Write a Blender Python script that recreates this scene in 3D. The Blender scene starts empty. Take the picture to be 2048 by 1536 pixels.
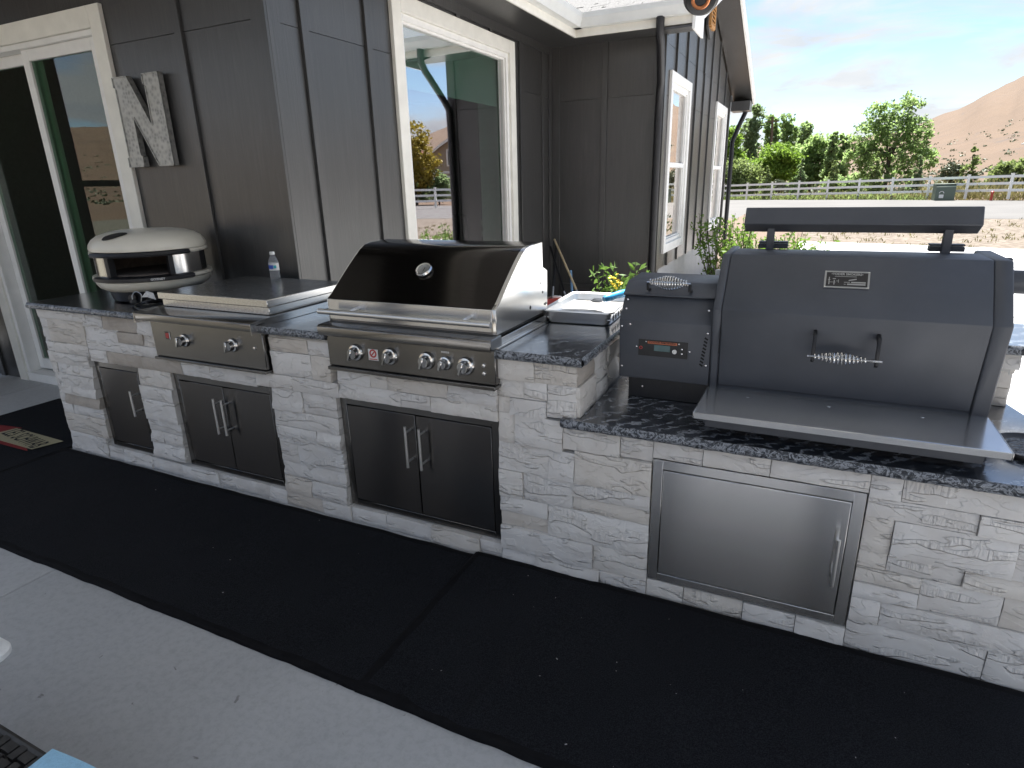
import bpy, math, random
import numpy as np
from mathutils import Vector, Matrix, noise
R = math.radians
sc = bpy.context.scene
col = sc.collection
rnd = random.Random(7)

# ------------------------------------------------------------------ camera
cam = bpy.data.cameras.new('camera'); cam_o = bpy.data.objects.new('camera', cam); col.objects.link(cam_o)
cam.sensor_width = 36; cam.lens = 36*1226.48/2048; cam.clip_start = .05; cam.clip_end = 6000
RW = [(0.90258708, 0.42980515, -0.0245783), (0.11345779, -0.29255692, -0.94949343), (-0.41528772, 0.85421191, -0.31282284)]
CX, CY, CZ = Vector(RW[0]), -Vector(RW[1]), -Vector(RW[2])
m = Matrix((CX, CY, CZ)).transposed().to_4x4(); m.translation = Vector((0, -2.1, 1.6))
cam_o.matrix_world = m
sc.camera = cam_o
sc.render.resolution_x, sc.render.resolution_y = 1024, 768

# ------------------------------------------------------------------ sky, sun, exposure
SUN = Vector((-.05, .42, .90)).normalized()
EL = math.asin(SUN.z); AZ = math.atan2(SUN.x, SUN.y)
w = bpy.data.worlds.new('World'); sc.world = w; w.use_nodes = True
nt = w.node_tree; nt.nodes.clear()
def nd(nt, t, **kw):
    n = nt.nodes.new(t)
    for k, v in kw.items(): setattr(n, k, v)
    return n
def lk(nt, a, b): nt.links.new(a, b)
sky = nd(nt, 'ShaderNodeTexSky', sky_type='NISHITA', sun_disc=False, sun_elevation=EL, sun_rotation=AZ, air_density=1.0, dust_density=.4, ozone_density=2.0, altitude=1200)
tc = nd(nt, 'ShaderNodeTexCoord')
sep = nd(nt, 'ShaderNodeSeparateXYZ'); lk(nt, tc.outputs['Generated'], sep.inputs[0])
zadd = nd(nt, 'ShaderNodeMath', operation='ADD'); lk(nt, sep.outputs[2], zadd.inputs[0]); zadd.inputs[1].default_value = .13
zmax = nd(nt, 'ShaderNodeMath', operation='MAXIMUM'); lk(nt, zadd.outputs[0], zmax.inputs[0]); zmax.inputs[1].default_value = .05
dv = []
for i in (0, 1):
    d_ = nd(nt, 'ShaderNodeMath', operation='DIVIDE'); lk(nt, sep.outputs[i], d_.inputs[0]); lk(nt, zmax.outputs[0], d_.inputs[1]); dv.append(d_)
cmb = nd(nt, 'ShaderNodeCombineXYZ'); lk(nt, dv[0].outputs[0], cmb.inputs[0]); lk(nt, dv[1].outputs[0], cmb.inputs[1])
cn = nd(nt, 'ShaderNodeTexNoise'); lk(nt, cmb.outputs[0], cn.inputs['Vector'])
cn.inputs['Scale'].default_value = 1.15; cn.inputs['Detail'].default_value = 9; cn.inputs['Roughness'].default_value = .58; cn.inputs['Distortion'].default_value = .5
cr = nd(nt, 'ShaderNodeValToRGB'); lk(nt, cn.outputs['Fac'], cr.inputs[0])
cr.color_ramp.elements[0].position = .415; cr.color_ramp.elements[0].color = (0, 0, 0, 1)
cr.color_ramp.elements[1].position = .575; cr.color_ramp.elements[1].color = (1, 1, 1, 1)
cn2 = nd(nt, 'ShaderNodeTexNoise'); lk(nt, cmb.outputs[0], cn2.inputs['Vector']); cn2.inputs['Scale'].default_value = 2.6; cn2.inputs['Detail'].default_value = 6
cr2 = nd(nt, 'ShaderNodeValToRGB'); lk(nt, cn2.outputs['Fac'], cr2.inputs[0])
SKY_STR = .05
CLOUD = 4.8
cr2.color_ramp.elements[0].position = .3; cr2.color_ramp.elements[0].color = (CLOUD*.80, CLOUD*.86, CLOUD*.93, 1)
cr2.color_ramp.elements[1].position = .65; cr2.color_ramp.elements[1].color = (CLOUD*.96, CLOUD*.985, CLOUD, 1)
mixs = nd(nt, 'ShaderNodeMixRGB'); lk(nt, cr.outputs[0], mixs.inputs[0]); lk(nt, sky.outputs[0], mixs.inputs[1]); lk(nt, cr2.outputs[0], mixs.inputs[2])
bg = nd(nt, 'ShaderNodeBackground'); lk(nt, mixs.outputs[0], bg.inputs[0]); bg.inputs[1].default_value = SKY_STR
wo = nd(nt, 'ShaderNodeOutputWorld'); lk(nt, bg.outputs[0], wo.inputs[0])
sl = bpy.data.lights.new('sun', 'SUN'); sl.energy = 5.0; sl.angle = R(.53); sl.color = (1, .97, .93)
so = bpy.data.objects.new('sun', sl); col.objects.link(so); so.rotation_euler = SUN.to_track_quat('Z', 'Y').to_euler(); so.location = (0, 3, 20)
sc.view_settings.view_transform = 'Standard'; sc.view_settings.look = 'None'; sc.view_settings.gamma = 1
sc.view_settings.use_curve_mapping = False
sc.view_settings.exposure = 2.02
sc.render.engine = 'CYCLES'
sc.cycles.max_bounces = 6; sc.cycles.diffuse_bounces = 3; sc.cycles.glossy_bounces = 4; sc.cycles.transparent_max_bounces = 8; sc.cycles.transmission_bounces = 4
sc.cycles.sample_clamp_indirect = 6; sc.cycles.caustics_reflective = False

# ------------------------------------------------------------------ material helpers
class M:
    def __init__(s, name, base=(.5, .5, .5), rough=.5, metal=0, **kw):
        s.m = bpy.data.materials.new(name); s.m.use_nodes = True; s.nt = s.m.node_tree
        s.b = s.nt.nodes['Principled BSDF']; s.out = s.nt.nodes['Material Output']
        s.b.inputs['Base Color'].default_value = (*base, 1); s.b.inputs['Roughness'].default_value = rough; s.b.inputs['Metallic'].default_value = metal
        for k, v in kw.items(): s.b.inputs[k].default_value = v
        s._co = None
    def co(s, scale=(1, 1, 1), rot=(0, 0, 0), rand=False, kind='Object'):
        t = nd(s.nt, 'ShaderNodeTexCoord'); mp = nd(s.nt, 'ShaderNodeMapping'); lk(s.nt, t.outputs[kind], mp.inputs[0])
        mp.inputs['Scale'].default_value = scale; mp.inputs['Rotation'].default_value = rot
        if rand:
            oi = nd(s.nt, 'ShaderNodeObjectInfo'); mu = nd(s.nt, 'ShaderNodeMath', operation='MULTIPLY'); lk(s.nt, oi.outputs['Random'], mu.inputs[0]); mu.inputs[1].default_value = 37
            lk(s.nt, mu.outputs[0], mp.inputs['Location'])
        return mp.outputs[0]
    def noise(s, vec, scale=5, detail=5, rough=.55, dist=0):
        n = nd(s.nt, 'ShaderNodeTexNoise'); lk(s.nt, vec, n.inputs['Vector'])
        for k, v in (('Scale', scale), ('Detail', detail), ('Roughness', rough), ('Distortion', dist)): n.inputs[k].default_value = v
        return n.outputs['Fac']
    def voro(s, vec, scale=5, feature='F1', rnd_=1.0, out='Distance'):
        n = nd(s.nt, 'ShaderNodeTexVoronoi', feature=feature); lk(s.nt, vec, n.inputs['Vector']); n.inputs['Scale'].default_value = scale; n.inputs['Randomness'].default_value = rnd_
        return n.outputs[out]
    def ramp(s, fac, stops, interp='LINEAR'):
        n = nd(s.nt, 'ShaderNodeValToRGB'); lk(s.nt, fac, n.inputs[0]); e = n.color_ramp.elements; n.color_ramp.interpolation = interp
        while len(e) < len(stops): e.new(.5)
        for i, (p, c) in enumerate(stops):
            e[i].position = p; e[i].color = (*c, 1) if hasattr(c, '__len__') else (c, c, c, 1)
        return n.outputs[0]
    def mix(s, fac, a, b, mode='MIX'):
        n = nd(s.nt, 'ShaderNodeMixRGB', blend_type=mode)
        for i, v in enumerate((fac, a, b)):
            if hasattr(v, 'is_output') or isinstance(v, bpy.types.NodeSocket): lk(s.nt, v, n.inputs[i])
            else: n.inputs[i].default_value = v if i == 0 else (*v, 1)
        return n.outputs[0]
    def math(s, op, a, b=0.):
        n = nd(s.nt, 'ShaderNodeMath', operation=op)
        for i, v in enumerate((a, b)):
            if isinstance(v, bpy.types.NodeSocket): lk(s.nt, v, n.inputs[i])
            else: n.inputs[i].default_value = v
        return n.outputs[0]
    def rnd(s):
        return nd(s.nt, 'ShaderNodeObjectInfo').outputs['Random']
    def base(s, sock): lk(s.nt, sock, s.b.inputs['Base Color']); return s
    def rough(s, sock): lk(s.nt, sock, s.b.inputs['Roughness']); return s
    def bump(s, sock, strength=.3, dist=.01):
        n = nd(s.nt, 'ShaderNodeBump'); n.inputs['Strength'].default_value = strength; n.inputs['Distance'].default_value = dist; lk(s.nt, sock, n.inputs['Height']); lk(s.nt, n.outputs[0], s.b.inputs['Normal']); return s

MT = {}
def reg(k, mm): MT[k] = mm.m; return mm
def simple(k, base, rough=.5, metal=0, var=.12, bump=0, scale=30, **kw):
    mm = reg(k, M(k, base, rough, metal, **kw)); v = mm.co()
    n = mm.noise(v, scale, 5)
    lo = tuple(c*(1-var) for c in base); hi = tuple(min(1, c*(1+var)) for c in base)
    mm.base(mm.ramp(n, [(.3, lo), (.7, hi)]))
    if bump: mm.bump(mm.noise(v, scale*3, 4), bump, .004)
    return mm

# stone veneer
s_ = reg('stone', M('stone', rough=.82)); v = s_.co(rand=True)
big = s_.noise(s_.co((1, 1, 1.7), (0, .3, 0), rand=True), 5.2, 4, .5, .5)
led = s_.ramp(big, [(.36, .0), (.372, .30), (.47, .34), (.482, .62), (.585, .66), (.60, .95)])
chis = s_.noise(s_.co((75, 75, 9), (0, .35, 0), rand=True), 1, 2, .5, .8)
band = s_.noise(s_.co((1.2, 1.2, 5), (0, .06, 0), rand=True), 4.2, 2, .5, .3)
cmask = s_.ramp(band, [(.555, 0.), (.585, 1.), (.68, 1.), (.70, 0.)])
crag = s_.ramp(s_.noise(v, 2.1, 2), [(.55, 0.), (.62, 1.)])
h1 = s_.math('ADD', s_.math('MULTIPLY', led, .65), s_.math('MULTIPLY', s_.math('MULTIPLY', chis, cmask), 1.3))
h2 = s_.math('ADD', h1, s_.math('MULTIPLY', s_.noise(v, 30, 6, .62), s_.math('ADD', s_.math('MULTIPLY', crag, .75), .10)))
s_.bump(h2, 1., .0085)
tint = s_.ramp(s_.rnd(), [(.0, (.66, .635, .605)), (.35, (.74, .715, .68)), (.6, (.70, .68, .655)), (.80, (.72, .685, .635)), (.93, (.66, .615, .555)), (1., (.61, .555, .49))])
dirt = s_.ramp(s_.noise(v, 9, 6, .65), [(.35, (.90, .885, .87)), (.6, (1, 1, 1))])
s_.base(s_.mix(1., tint, dirt, 'MULTIPLY'))
t_ = reg('stone_tan', M('stone_tan', rough=.85)); v = t_.co(rand=True)
t_.base(t_.ramp(t_.noise(v, 8, 6, .6, 1), [(.3, (.38, .33, .28)), (.7, (.52, .47, .41))])); t_.bump(t_.math('ADD', t_.noise(t_.co((1, 1, 4), rand=True), 9, 8, .6, 2), t_.math('MULTIPLY', t_.noise(v, 50, 5), .3)), .8, .008)
simple('mortar', (.50, .49, .47), .9, var=.2, bump=.4)

# granite
g = reg('granite', M('granite', rough=.20, **{'Specular IOR Level': .9, 'Coat Weight': 1., 'Coat Roughness': .16, 'Coat IOR': 1.6})); v = g.co((1, 1.6, 1.6), (0, 0, .5))
wv = nd(g.nt, 'ShaderNodeTexWave'); lk(g.nt, v, wv.inputs['Vector']); wv.inputs['Scale'].default_value = 4.5; wv.inputs['Distortion'].default_value = 11; wv.inputs['Detail'].default_value = 7; wv.inputs['Detail Scale'].default_value = 2.2; wv.inputs['Detail Roughness'].default_value = .62
vein = g.ramp(wv.outputs['Fac'], [(.55, 0.), (.82, .35), (.97, 1.)])
patch = g.ramp(g.noise(v, 4.5, 6, .6, 2), [(.38, .10), (.66, 1.)])
fine = g.ramp(g.noise(g.co((1, 1, 1)), 95, 4, .7, 2), [(.42, (.012, .015, .021)), (.60, (.040, .047, .060)), (.74, (.12, .13, .15))])
g.base(g.mix(g.math('MULTIPLY', vein, patch), fine, (.34, .36, .39)))
ge = reg('granite_edge', M('granite_edge', rough=.35)); v = ge.co((1, 1, 1.4))
n1 = ge.noise(v, 24, 8, .68, 3.5)
ge.base(ge.ramp(n1, [(.36, (.010, .012, .016)), (.48, (.045, .052, .062)), (.555, (.34, .36, .39)), (.64, (.05, .055, .065)), (.76, (.48, .49, .51))])); ge.bump(ge.noise(v, 22, 5, .6), .6, .012)

# metals
def steel(k, base, rough, axis=(1, 0, 0), ani=.0, str_=(1, 60, 60)):
    mm = reg(k, M(k, base, rough, 1.0)); v = mm.co(str_)
    n = mm.noise(v, 40, 3, .6)
    mm.rough(mm.ramp(n, [(.25, max(.02, rough-.012)), (.75, rough+.012)]))
    sm = mm.noise(mm.co(), 4, 5, .6)
    mm.base(mm.mix(1., mm.ramp(n, [(.2, tuple(c*.97 for c in base)), (.8, base)]), mm.ramp(sm, [(.3, (.93, .93, .93)), (.65, (1, 1, 1))]), 'MULTIPLY'))
    if ani:
        axis = (.03, .2, .98) if k in ('steel', 'steel_door_shaded', 'steel_panel_shaded', 'steel_bright') else (.05, .98, .12)
        mm.b.inputs['Anisotropic'].default_value = ani
        c_ = nd(mm.nt, 'ShaderNodeCombineXYZ')
        for i in range(3): c_.inputs[i].default_value = axis[i]
        lk(mm.nt, c_.outputs[0], mm.b.inputs['Tangent'])
    return mm
steel('steel', (.78, .77, .755), .22, (1, 0, 0), 1.)
steel('steel_bright', (.66, .65, .63), .20, (0, 1, 0), .3, (60, 1, 60))
steel('steel_panel_shaded', (.24, .232, .222), .26, (1, 0, 0), .6)  # base colour darkened to stand in for the dark patio the panels mirror
steel('steel_door_shaded', (.155, .15, .147), .25, (1, 0, 0), 1.)  # shaded copy of the door steel: dark reflection put into the base colour
reg('pull_steel', M('pull_steel', (.74, .73, .71), .40, 1.0))
reg('chrome', M('chrome', (.70, .69, .67), .20, 1.0))
steel('steel_shelf', (.72, .75, .80), .26, (0, 1, 0), .9, (1, 60, 60))  # blue in the base colour stands in for reflected sky
steel('steel_lid', (.62, .61, .59), .27, (0, 1, 0), .5, (1, 60, 60))
reg('foil_metal', M('foil_metal', (.90, .895, .88), .36, 1.0))
steel('galvanized', (.42, .43, .43), .45)
gz = M('galv_letter', (.40, .40, .39), .5, .75); MT['galv_letter'] = gz.m; vg = gz.co(); gz.base(gz.ramp(gz.voro(vg, 38), [(.1, (.26, .26, .25)), (.35, (.36, .36, .345)), (.7, (.46, .455, .43))])); gz.rough(gz.ramp(gz.noise(vg, 20), [(.3, .35), (.7, .65)])); gz.bump(gz.noise(vg, 30), .3, .004)
hb = reg('hood_black', M('hood_black', (.036, .033, .031), .11, .95)); hb.rough(hb.ramp(hb.noise(hb.co((1, 50, 50)), 6), [(.3, .08), (.7, .17)]))
pc = reg('powder', M('powder', (.035, .037, .042), .45, **{'Specular IOR Level': .5})); v = pc.co(); pc.bump(pc.noise(v, 420, 2), .25, .001); pc.rough(pc.ramp(pc.noise(v, 6, 6, .65, .6), [(.3, .40), (.7, .55)])); pc.base(pc.ramp(pc.noise(v, 5, 5, .6), [(.3, (.056, .061, .072)), (.7, (.072, .078, .092))]))
simple('black_metal', (.012, .012, .014), .45, var=.3)
simple('black_plastic', (.012, .012, .013), .35, var=.3)
simple('slot_dark', (.003, .003, .003), .8)
simple('white_plastic', (.75, .75, .73), .4)
simple('white_trim', (.84, .83, .80), .5, var=.05, bump=.1, scale=8)
simple('cream_trim', (.82, .80, .73), .5, var=.06, bump=.1, scale=8)
simple('gutter_white', (.70, .71, .69), .35, var=.06, scale=6)
simple('cream_enamel', (.72, .68, .58), .28, var=.03, scale=6, bump=.02)
simple('orange', (.45, .12, .05), .4)
simple('copper', (.55, .22, .10), .35, 1.0)
simple('lcd', (.09, .15, .15), .2)
simple('red_sticker', (.45, .03, .03), .4)
simple('sticker_white', (.72, .72, .70), .5)
simple('blue_handle', (.03, .32, .62), .4)
simple('blue_label', (.03, .10, .50), .4)
simple('teal_label', (.03, .40, .45), .4)
simple('blue_cloth', (.35, .62, .82), .9, var=.08, bump=.4, scale=120)
simple('wicker', (.020, .018, .017), .5, var=.5, scale=60)
simple('wood_pole', (.66, .52, .32), .5, var=.2, scale=20)
simple('grey_pole', (.40, .42, .45), .4)
simple('blue_pole', (.18, .32, .50), .4)
simple('red_plastic', (.42, .05, .03), .4)
simple('vent_wood', (.48, .24, .08), .5, var=.25, scale=14)
simple('ceiling_paint', (.66, .655, .64), .7, var=.05)
simple('cedar', (.40, .24, .13), .5, var=.3, scale=9, bump=.3)
simple('beam_paint', (.10, .085, .07), .6, var=.2)
simple('fence_white', (.88, .88, .85), .45, var=.05)
simple('box_green', (.10, .13, .10), .5)
simple('pole_wood', (.14, .10, .07), .9, var=.3)
simple('bark', (.07, .055, .04), .9, var=.4)
simple('roof_red', (.24, .09, .06), .8, var=.3, scale=3)
simple('tan_wall', (.38, .31, .23), .8)
simple('interior', (.28, .275, .26), .8)
simple('interior_dark', (.035, .035, .035), .7)
simple('cabinet_white', (.72, .74, .72), .5)
simple('shade_cloth', (.62, .66, .64), .9, var=.06)
simple('soil', (.12, .085, .06), .95, var=.3, scale=25, bump=.5)
simple('firebrick', (.16, .13, .11), .9, var=.3)

# siding (dark board and batten)
sd = reg('siding', M('siding', rough=.31, **{'Specular IOR Level': 1.})); v = sd.co((9, 9, .55), rand=True)
gr = sd.noise(v, 4, 8, .6, 1.2)
sd.base(sd.mix(1., sd.ramp(sd.rnd(), [(0, .86), (1, 1.12)]), sd.ramp(gr, [(.3, (.034, .0335, .033)), (.55, (.045, .044, .043)), (.75, (.060, .0585, .057))]), 'MULTIPLY')); sd.bump(sd.math('ADD', sd.noise(sd.co((60, 60, 1.5), rand=True), 3, 6, .65, .6), gr), .35, .004)
simple('shingle', (.105, .104, .102), .95, var=.45, scale=45, bump=.5)

# glass
def glassmat(k, tint, refl, boost, mul=1.25):
    mm = bpy.data.materials.new(k); mm.use_nodes = True; n = mm.node_tree; n.nodes.clear()
    o = nd(n, 'ShaderNodeOutputMaterial'); mx = nd(n, 'ShaderNodeMixShader'); tr = nd(n, 'ShaderNodeBsdfTransparent'); gl = nd(n, 'ShaderNodeBsdfGlossy'); ge_ = nd(n, 'ShaderNodeNewGeometry'); dt = nd(n, 'ShaderNodeVectorMath', operation='DOT_PRODUCT'); lk(n, ge_.outputs['Incoming'], dt.inputs[0]); lk(n, ge_.outputs['Normal'], dt.inputs[1]); ab = nd(n, 'ShaderNodeMath', operation='ABSOLUTE'); lk(n, dt.outputs['Value'], ab.inputs[0]); om = nd(n, 'ShaderNodeMath', operation='SUBTRACT'); om.inputs[0].default_value = 1; lk(n, ab.outputs[0], om.inputs[1]); fr = nd(n, 'ShaderNodeMath', operation='POWER'); lk(n, om.outputs[0], fr.inputs[0]); fr.inputs[1].default_value = 5
    tr.inputs[0].default_value = (*tint, 1); gl.inputs['Color'].default_value = (*refl, 1); gl.inputs['Roughness'].default_value = .0
    ad = nd(n, 'ShaderNodeMath', operation='MULTIPLY_ADD'); lk(n, fr.outputs[0], ad.inputs[0]); ad.inputs[1].default_value = mul; ad.inputs[2].default_value = boost; ad.use_clamp = True
    # slight waviness of the pane
    t = nd(n, 'ShaderNodeTexCoord'); ns = nd(n, 'ShaderNodeTexNoise'); lk(n, t.outputs['Object'], ns.inputs['Vector']); ns.inputs['Scale'].default_value = 1.3; ns.inputs['Detail'].default_value = 1
    bp = nd(n, 'ShaderNodeBump'); bp.inputs['Strength'].default_value = .02; bp.inputs['Distance'].default_value = .05; lk(n, ns.outputs['Fac'], bp.inputs['Height']); lk(n, bp.outputs[0], gl.inputs['Normal'])
    lk(n, ad.outputs[0], mx.inputs[0]); lk(n, tr.outputs[0], mx.inputs[1]); lk(n, gl.outputs[0], mx.inputs[2]); lk(n, mx.outputs[0], o.inputs[0]); MT[k] = mm
glassmat('glass', (.76, .93, .85), (1., .90, .97), .42)
glassmat('glass_side', (.60, .68, .66), (1., .95, .92), .40)
glassmat('glass_door', (.58, .72, .62), (.97, .93, .97), .09, .8)
bt = reg('bottle_plastic', M('bottle_plastic', (.93, .95, .97), .08, IOR=1.2, **{'Transmission Weight': .85}))
wg = reg('wave_glass', M('wave_glass', (.10, .12, .15), .1)); v = wg.co(); wg.bump(wg.noise(v, 34, 2, .4, 1.5), 1., .02)

# grounds
cc = reg('concrete', M('concrete', rough=.75)); v = cc.co(kind='Object')
a_ = cc.ramp(cc.noise(v, 1.1, 6, .6, .4), [(.3, (.40, .405, .41)), (.7, (.48, .485, .49))])
b_ = cc.ramp(cc.noise(v, 38, 8, .75), [(.33, (.84, .84, .84)), (.55, (1, 1, 1))])
spots = cc.ramp(cc.noise(cc.co((1, 1.6, 1)), 16, 3, .5, 1.), [(.715, (1, 1, 1)), (.75, (.55, .53, .52))])
cc.base(cc.mix(1., cc.mix(1., a_, b_, 'MULTIPLY'), spots, 'MULTIPLY')); cc.bump(cc.noise(v, 160, 5, .7), .18, .003); cc.rough(cc.ramp(cc.noise(v, 5), [(.3, .55), (.7, .8)]))
cq = reg('concrete_pale', M('concrete_pale', rough=.8)); v = cq.co(); cq.base(cq.mix(1., cq.ramp(cq.noise(v, 1.1, 6, .6), [(.3, (.46, .465, .47)), (.7, (.56, .565, .57))]), cq.ramp(cq.noise(v, 9, 8, .7), [(.35, (.86, .86, .86)), (.6, (1, 1, 1))]), 'MULTIPLY')); cq.bump(cq.noise(v, 160, 4), .15, .003)
lwm = reg('lawn', M('lawn', rough=.9)); v = lwm.co(); lwm.base(lwm.ramp(lwm.noise(v, 2, 6, .7), [(.3, (.075, .070, .052)), (.7, (.125, .115, .085))])); lwm.bump(lwm.noise(v, 40, 4), .8, .05)
cp = reg('carpet', M('carpet', rough=.95)); v = cp.co(); cp.base(cp.mix(.6, cp.ramp(cp.noise(v, 3, 6, .65), [(.3, (.005, .0056, .0075)), (.7, (.012, .013, .0165))]), cp.ramp(cp.noise(v, 260, 3, .7), [(.40, (.003, .003, .004)), (.62, (.034, .036, .042))]))); cp.bump(cp.noise(v, 300, 3, .7), .9, .006); cp.b.inputs['Specular IOR Level'].default_value = .12
simple('mat_rubber', (.008, .008, .009), .8, var=.3, **{'Specular IOR Level': .1})
simple('mat_red', (.20, .012, .012), .95, var=.2, scale=200, bump=.4)
simple('mat_yellow', (.36, .32, .20), .95, var=.15, scale=200, bump=.4)
simple('mat_ink', (.008, .008, .009), .95)
gv = reg('gravel', M('gravel', rough=.95)); v = gv.co(kind='Object')
vc = gv.voro(v, 9, out='Color'); vd = gv.voro(v, 9)
gv.base(gv.mix(.5, gv.ramp(gv.noise(v, .5, 6, .6), [(.3, (.105, .080, .057)), (.7, (.14, .111, .083))]), gv.ramp(vc, [(.15, (.055, .042, .032)), (.5, (.125, .102, .078)), (.85, (.21, .184, .155))]))); gv.bump(vd, 1., .06)
asp = reg('road', M('road', rough=.9)); v = asp.co(); asp.base(asp.ramp(asp.noise(v, .35, 7, .6), [(.3, (.080, .077, .074)), (.7, (.105, .101, .096))])); asp.bump(asp.noise(v, 60, 3), .3, .01)
ln = reg('land', M('land', rough=.95)); v = ln.co()
dry = ln.ramp(ln.noise(v, .02, 8, .65), [(.3, (.078, .049, .028)), (.55, (.098, .062, .036)), (.75, (.070, .045, .027))])
scr = ln.ramp(ln.noise(v, .35, 5, .6, 1), [(.62, 0.), (.70, 1.)])
rock = ln.ramp(ln.noise(ln.co((1, 1, 3)), .03, 9, .7, 1.5), [(.56, 0.), (.66, .7)])
dry = ln.mix(rock, dry, (.062, .046, .037))
ln.base(ln.mix(ln.math('MULTIPLY', scr, .55), dry, (.058, .052, .028))); ln.bump(ln.noise(v, .5, 6, .7), .6, .6)
def leafmat(k, dark, light, trans=.25):
    mm = reg(k, M(k, rough=.55)); v = mm.co()
    oi = nd(mm.nt, 'ShaderNodeTexCoord')
    n = mm.noise(v, .9, 4, .6)
    n2 = mm.noise(v, 14, 2, .6)
    mm.base(mm.mix(.5, mm.ramp(n, [(.3, dark), (.7, light)]), mm.ramp(n2, [(.3, dark), (.7, light)])))
    mm.b.inputs['Specular IOR Level'].default_value = .25
    tl = nd(mm.nt, 'ShaderNodeBsdfTranslucent'); tl.inputs[0].default_value = (light[0]*1.15, light[1]*1.2, light[2]*.95, 1)
    mx = nd(mm.nt, 'ShaderNodeMixShader'); mx.inputs[0].default_value = trans
    lk(mm.nt, mm.b.outputs[0], mx.inputs[1]); lk(mm.nt, tl.outputs[0], mx.inputs[2]); lk(mm.nt, mx.outputs[0], mm.out.inputs[0])
leafmat('leaf_green', (.13, .19, .08), (.25, .34, .15), .6)
leafmat('leaf_dark', (.11, .155, .085), (.20, .265, .145), .55)
leafmat('leaf_yellow', (.12, .20, .03), (.21, .32, .06), .4)
leafmat('leaf_poplar', (.16, .22, .10), (.28, .37, .18), .6)
leafmat('leaf_conifer', (.11, .145, .06), (.21, .26, .11), .5)
leafmat('leaf_gold', (.22, .17, .03), (.34, .27, .05))
leafmat('leaf_sage', (.09, .115, .075), (.16, .18, .12), .1)
leafmat('leaf_shrub', (.07, .13, .02), (.16, .26, .05), .4)
leafmat('leaf_flower', (.06, .12, .03), (.13, .22, .05), .3)
leafmat('weeds', (.14, .13, .06), (.25, .22, .11), .2)
simple('petal', (.75, .58, .03), .6)

# ------------------------------------------------------------------ mesh helpers
class B:
    def __init__(s): s.v = []; s.f = []
    def add(s, vs, fs):
        o = len(s.v); s.v += [tuple(p) for p in vs]; s.f += [tuple(i+o for i in f) for f in fs]; return s
    def box(s, x0, x1, y0, y1, z0, z1):
        return s.add([(x0, y0, z0), (x1, y0, z0), (x1, y1, z0), (x0, y1, z0), (x0, y0, z1), (x1, y0, z1), (x1, y1, z1), (x0, y1, z1)],
                     [(3, 2, 1, 0), (4, 5, 6, 7), (0, 1, 5, 4), (1, 2, 6, 5), (2, 3, 7, 6), (3, 0, 4, 7)])
    def obox(s, c, ax, ay, az):                     # centre and three half axes
        c, ax, ay, az = map(Vector, (c, ax, ay, az))
        return s.add([c+i*ax+j*ay+k*az for k in (-1, 1) for i, j in ((-1, -1), (1, -1), (1, 1), (-1, 1))],
                     [(3, 2, 1, 0), (4, 5, 6, 7), (0, 1, 5, 4), (1, 2, 6, 5), (2, 3, 7, 6), (3, 0, 4, 7)])
    def prism(s, prof, x0, x1, axis='x'):           # profile (a,b) pushed along an axis
        n = len(prof)
        def pt(t, a, b): return {'x': (t, a, b), 'y': (a, t, b), 'z': (a, b, t)}[axis]
        vs = [pt(x0, *p) for p in prof]+[pt(x1, *p) for p in prof]
        fs = [(i, (i+1) % n, n+(i+1) % n, n+i) for i in range(n)]+[tuple(range(n))[::-1], tuple(range(n, 2*n))]
        return s.add(vs, fs)
    def tube(s, path, r, n=10, cap=True):
        path = [Vector(p) for p in path]; rs = r if hasattr(r, '__len__') else [r]*len(path)
        rings = []; up = Vector((0, 0, 1))
        t0 = (path[1]-path[0]).normalized()
        if abs(t0.dot(up)) > .95: up = Vector((1, 0, 0))
        u = t0.cross(up).normalized()
        vs = []
        for i, p in enumerate(path):
            t = (path[min(i+1, len(path)-1)]-path[max(i-1, 0)]).normalized()
            u = (u-t*u.dot(t)).normalized(); w_ = t.cross(u)
            for k in range(n):
                a = 2*math.pi*k/n; vs.append(p+(u*math.cos(a)+w_*math.sin(a))*rs[i])
        fs = [(i*n+k, i*n+(k+1) % n, (i+1)*n+(k+1) % n, (i+1)*n+k) for i in range(len(path)-1) for k in range(n)]
        if cap: fs += [tuple(range(n))[::-1], tuple(range((len(path)-1)*n, len(path)*n))]
        return s.add(vs, fs)
    def rev(s, prof, c=(0, 0, 0), n=32, a0=0, a1=2*math.pi, axis='z', sx=1, sy=1, caps=False):
        full = abs(a1-a0-2*math.pi) < 1e-6; m_ = n if full else n+1
        vs = []
        for k in range(m_):
            a = a0+(a1-a0)*k/n
            for r_, h in prof:
                x, y = r_*math.cos(a)*sx, r_*math.sin(a)*sy
                p = {'z': (x, y, h), 'y': (x, h, y), 'x': (h, x, y)}[axis]
                vs.append((c[0]+p[0], c[1]+p[1], c[2]+p[2]))
        L = len(prof); fs = []
        for k in range(n):
            k2 = (k+1) % m_
            for j in range(L-1): fs.append((k*L+j, k2*L+j, k2*L+j+1, k*L+j+1))
        if caps and not full: fs += [tuple(range(L)), tuple(range((m_-1)*L, m_*L))[::-1]]
        return s.add(vs, fs)
    def disc(s, c, r, th, axis='y', n=24):
        return s.rev([(0.0001, 0), (r*.93, 0), (r, th*.3), (r, th), (.0001, th)], c, n, axis=axis)

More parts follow.
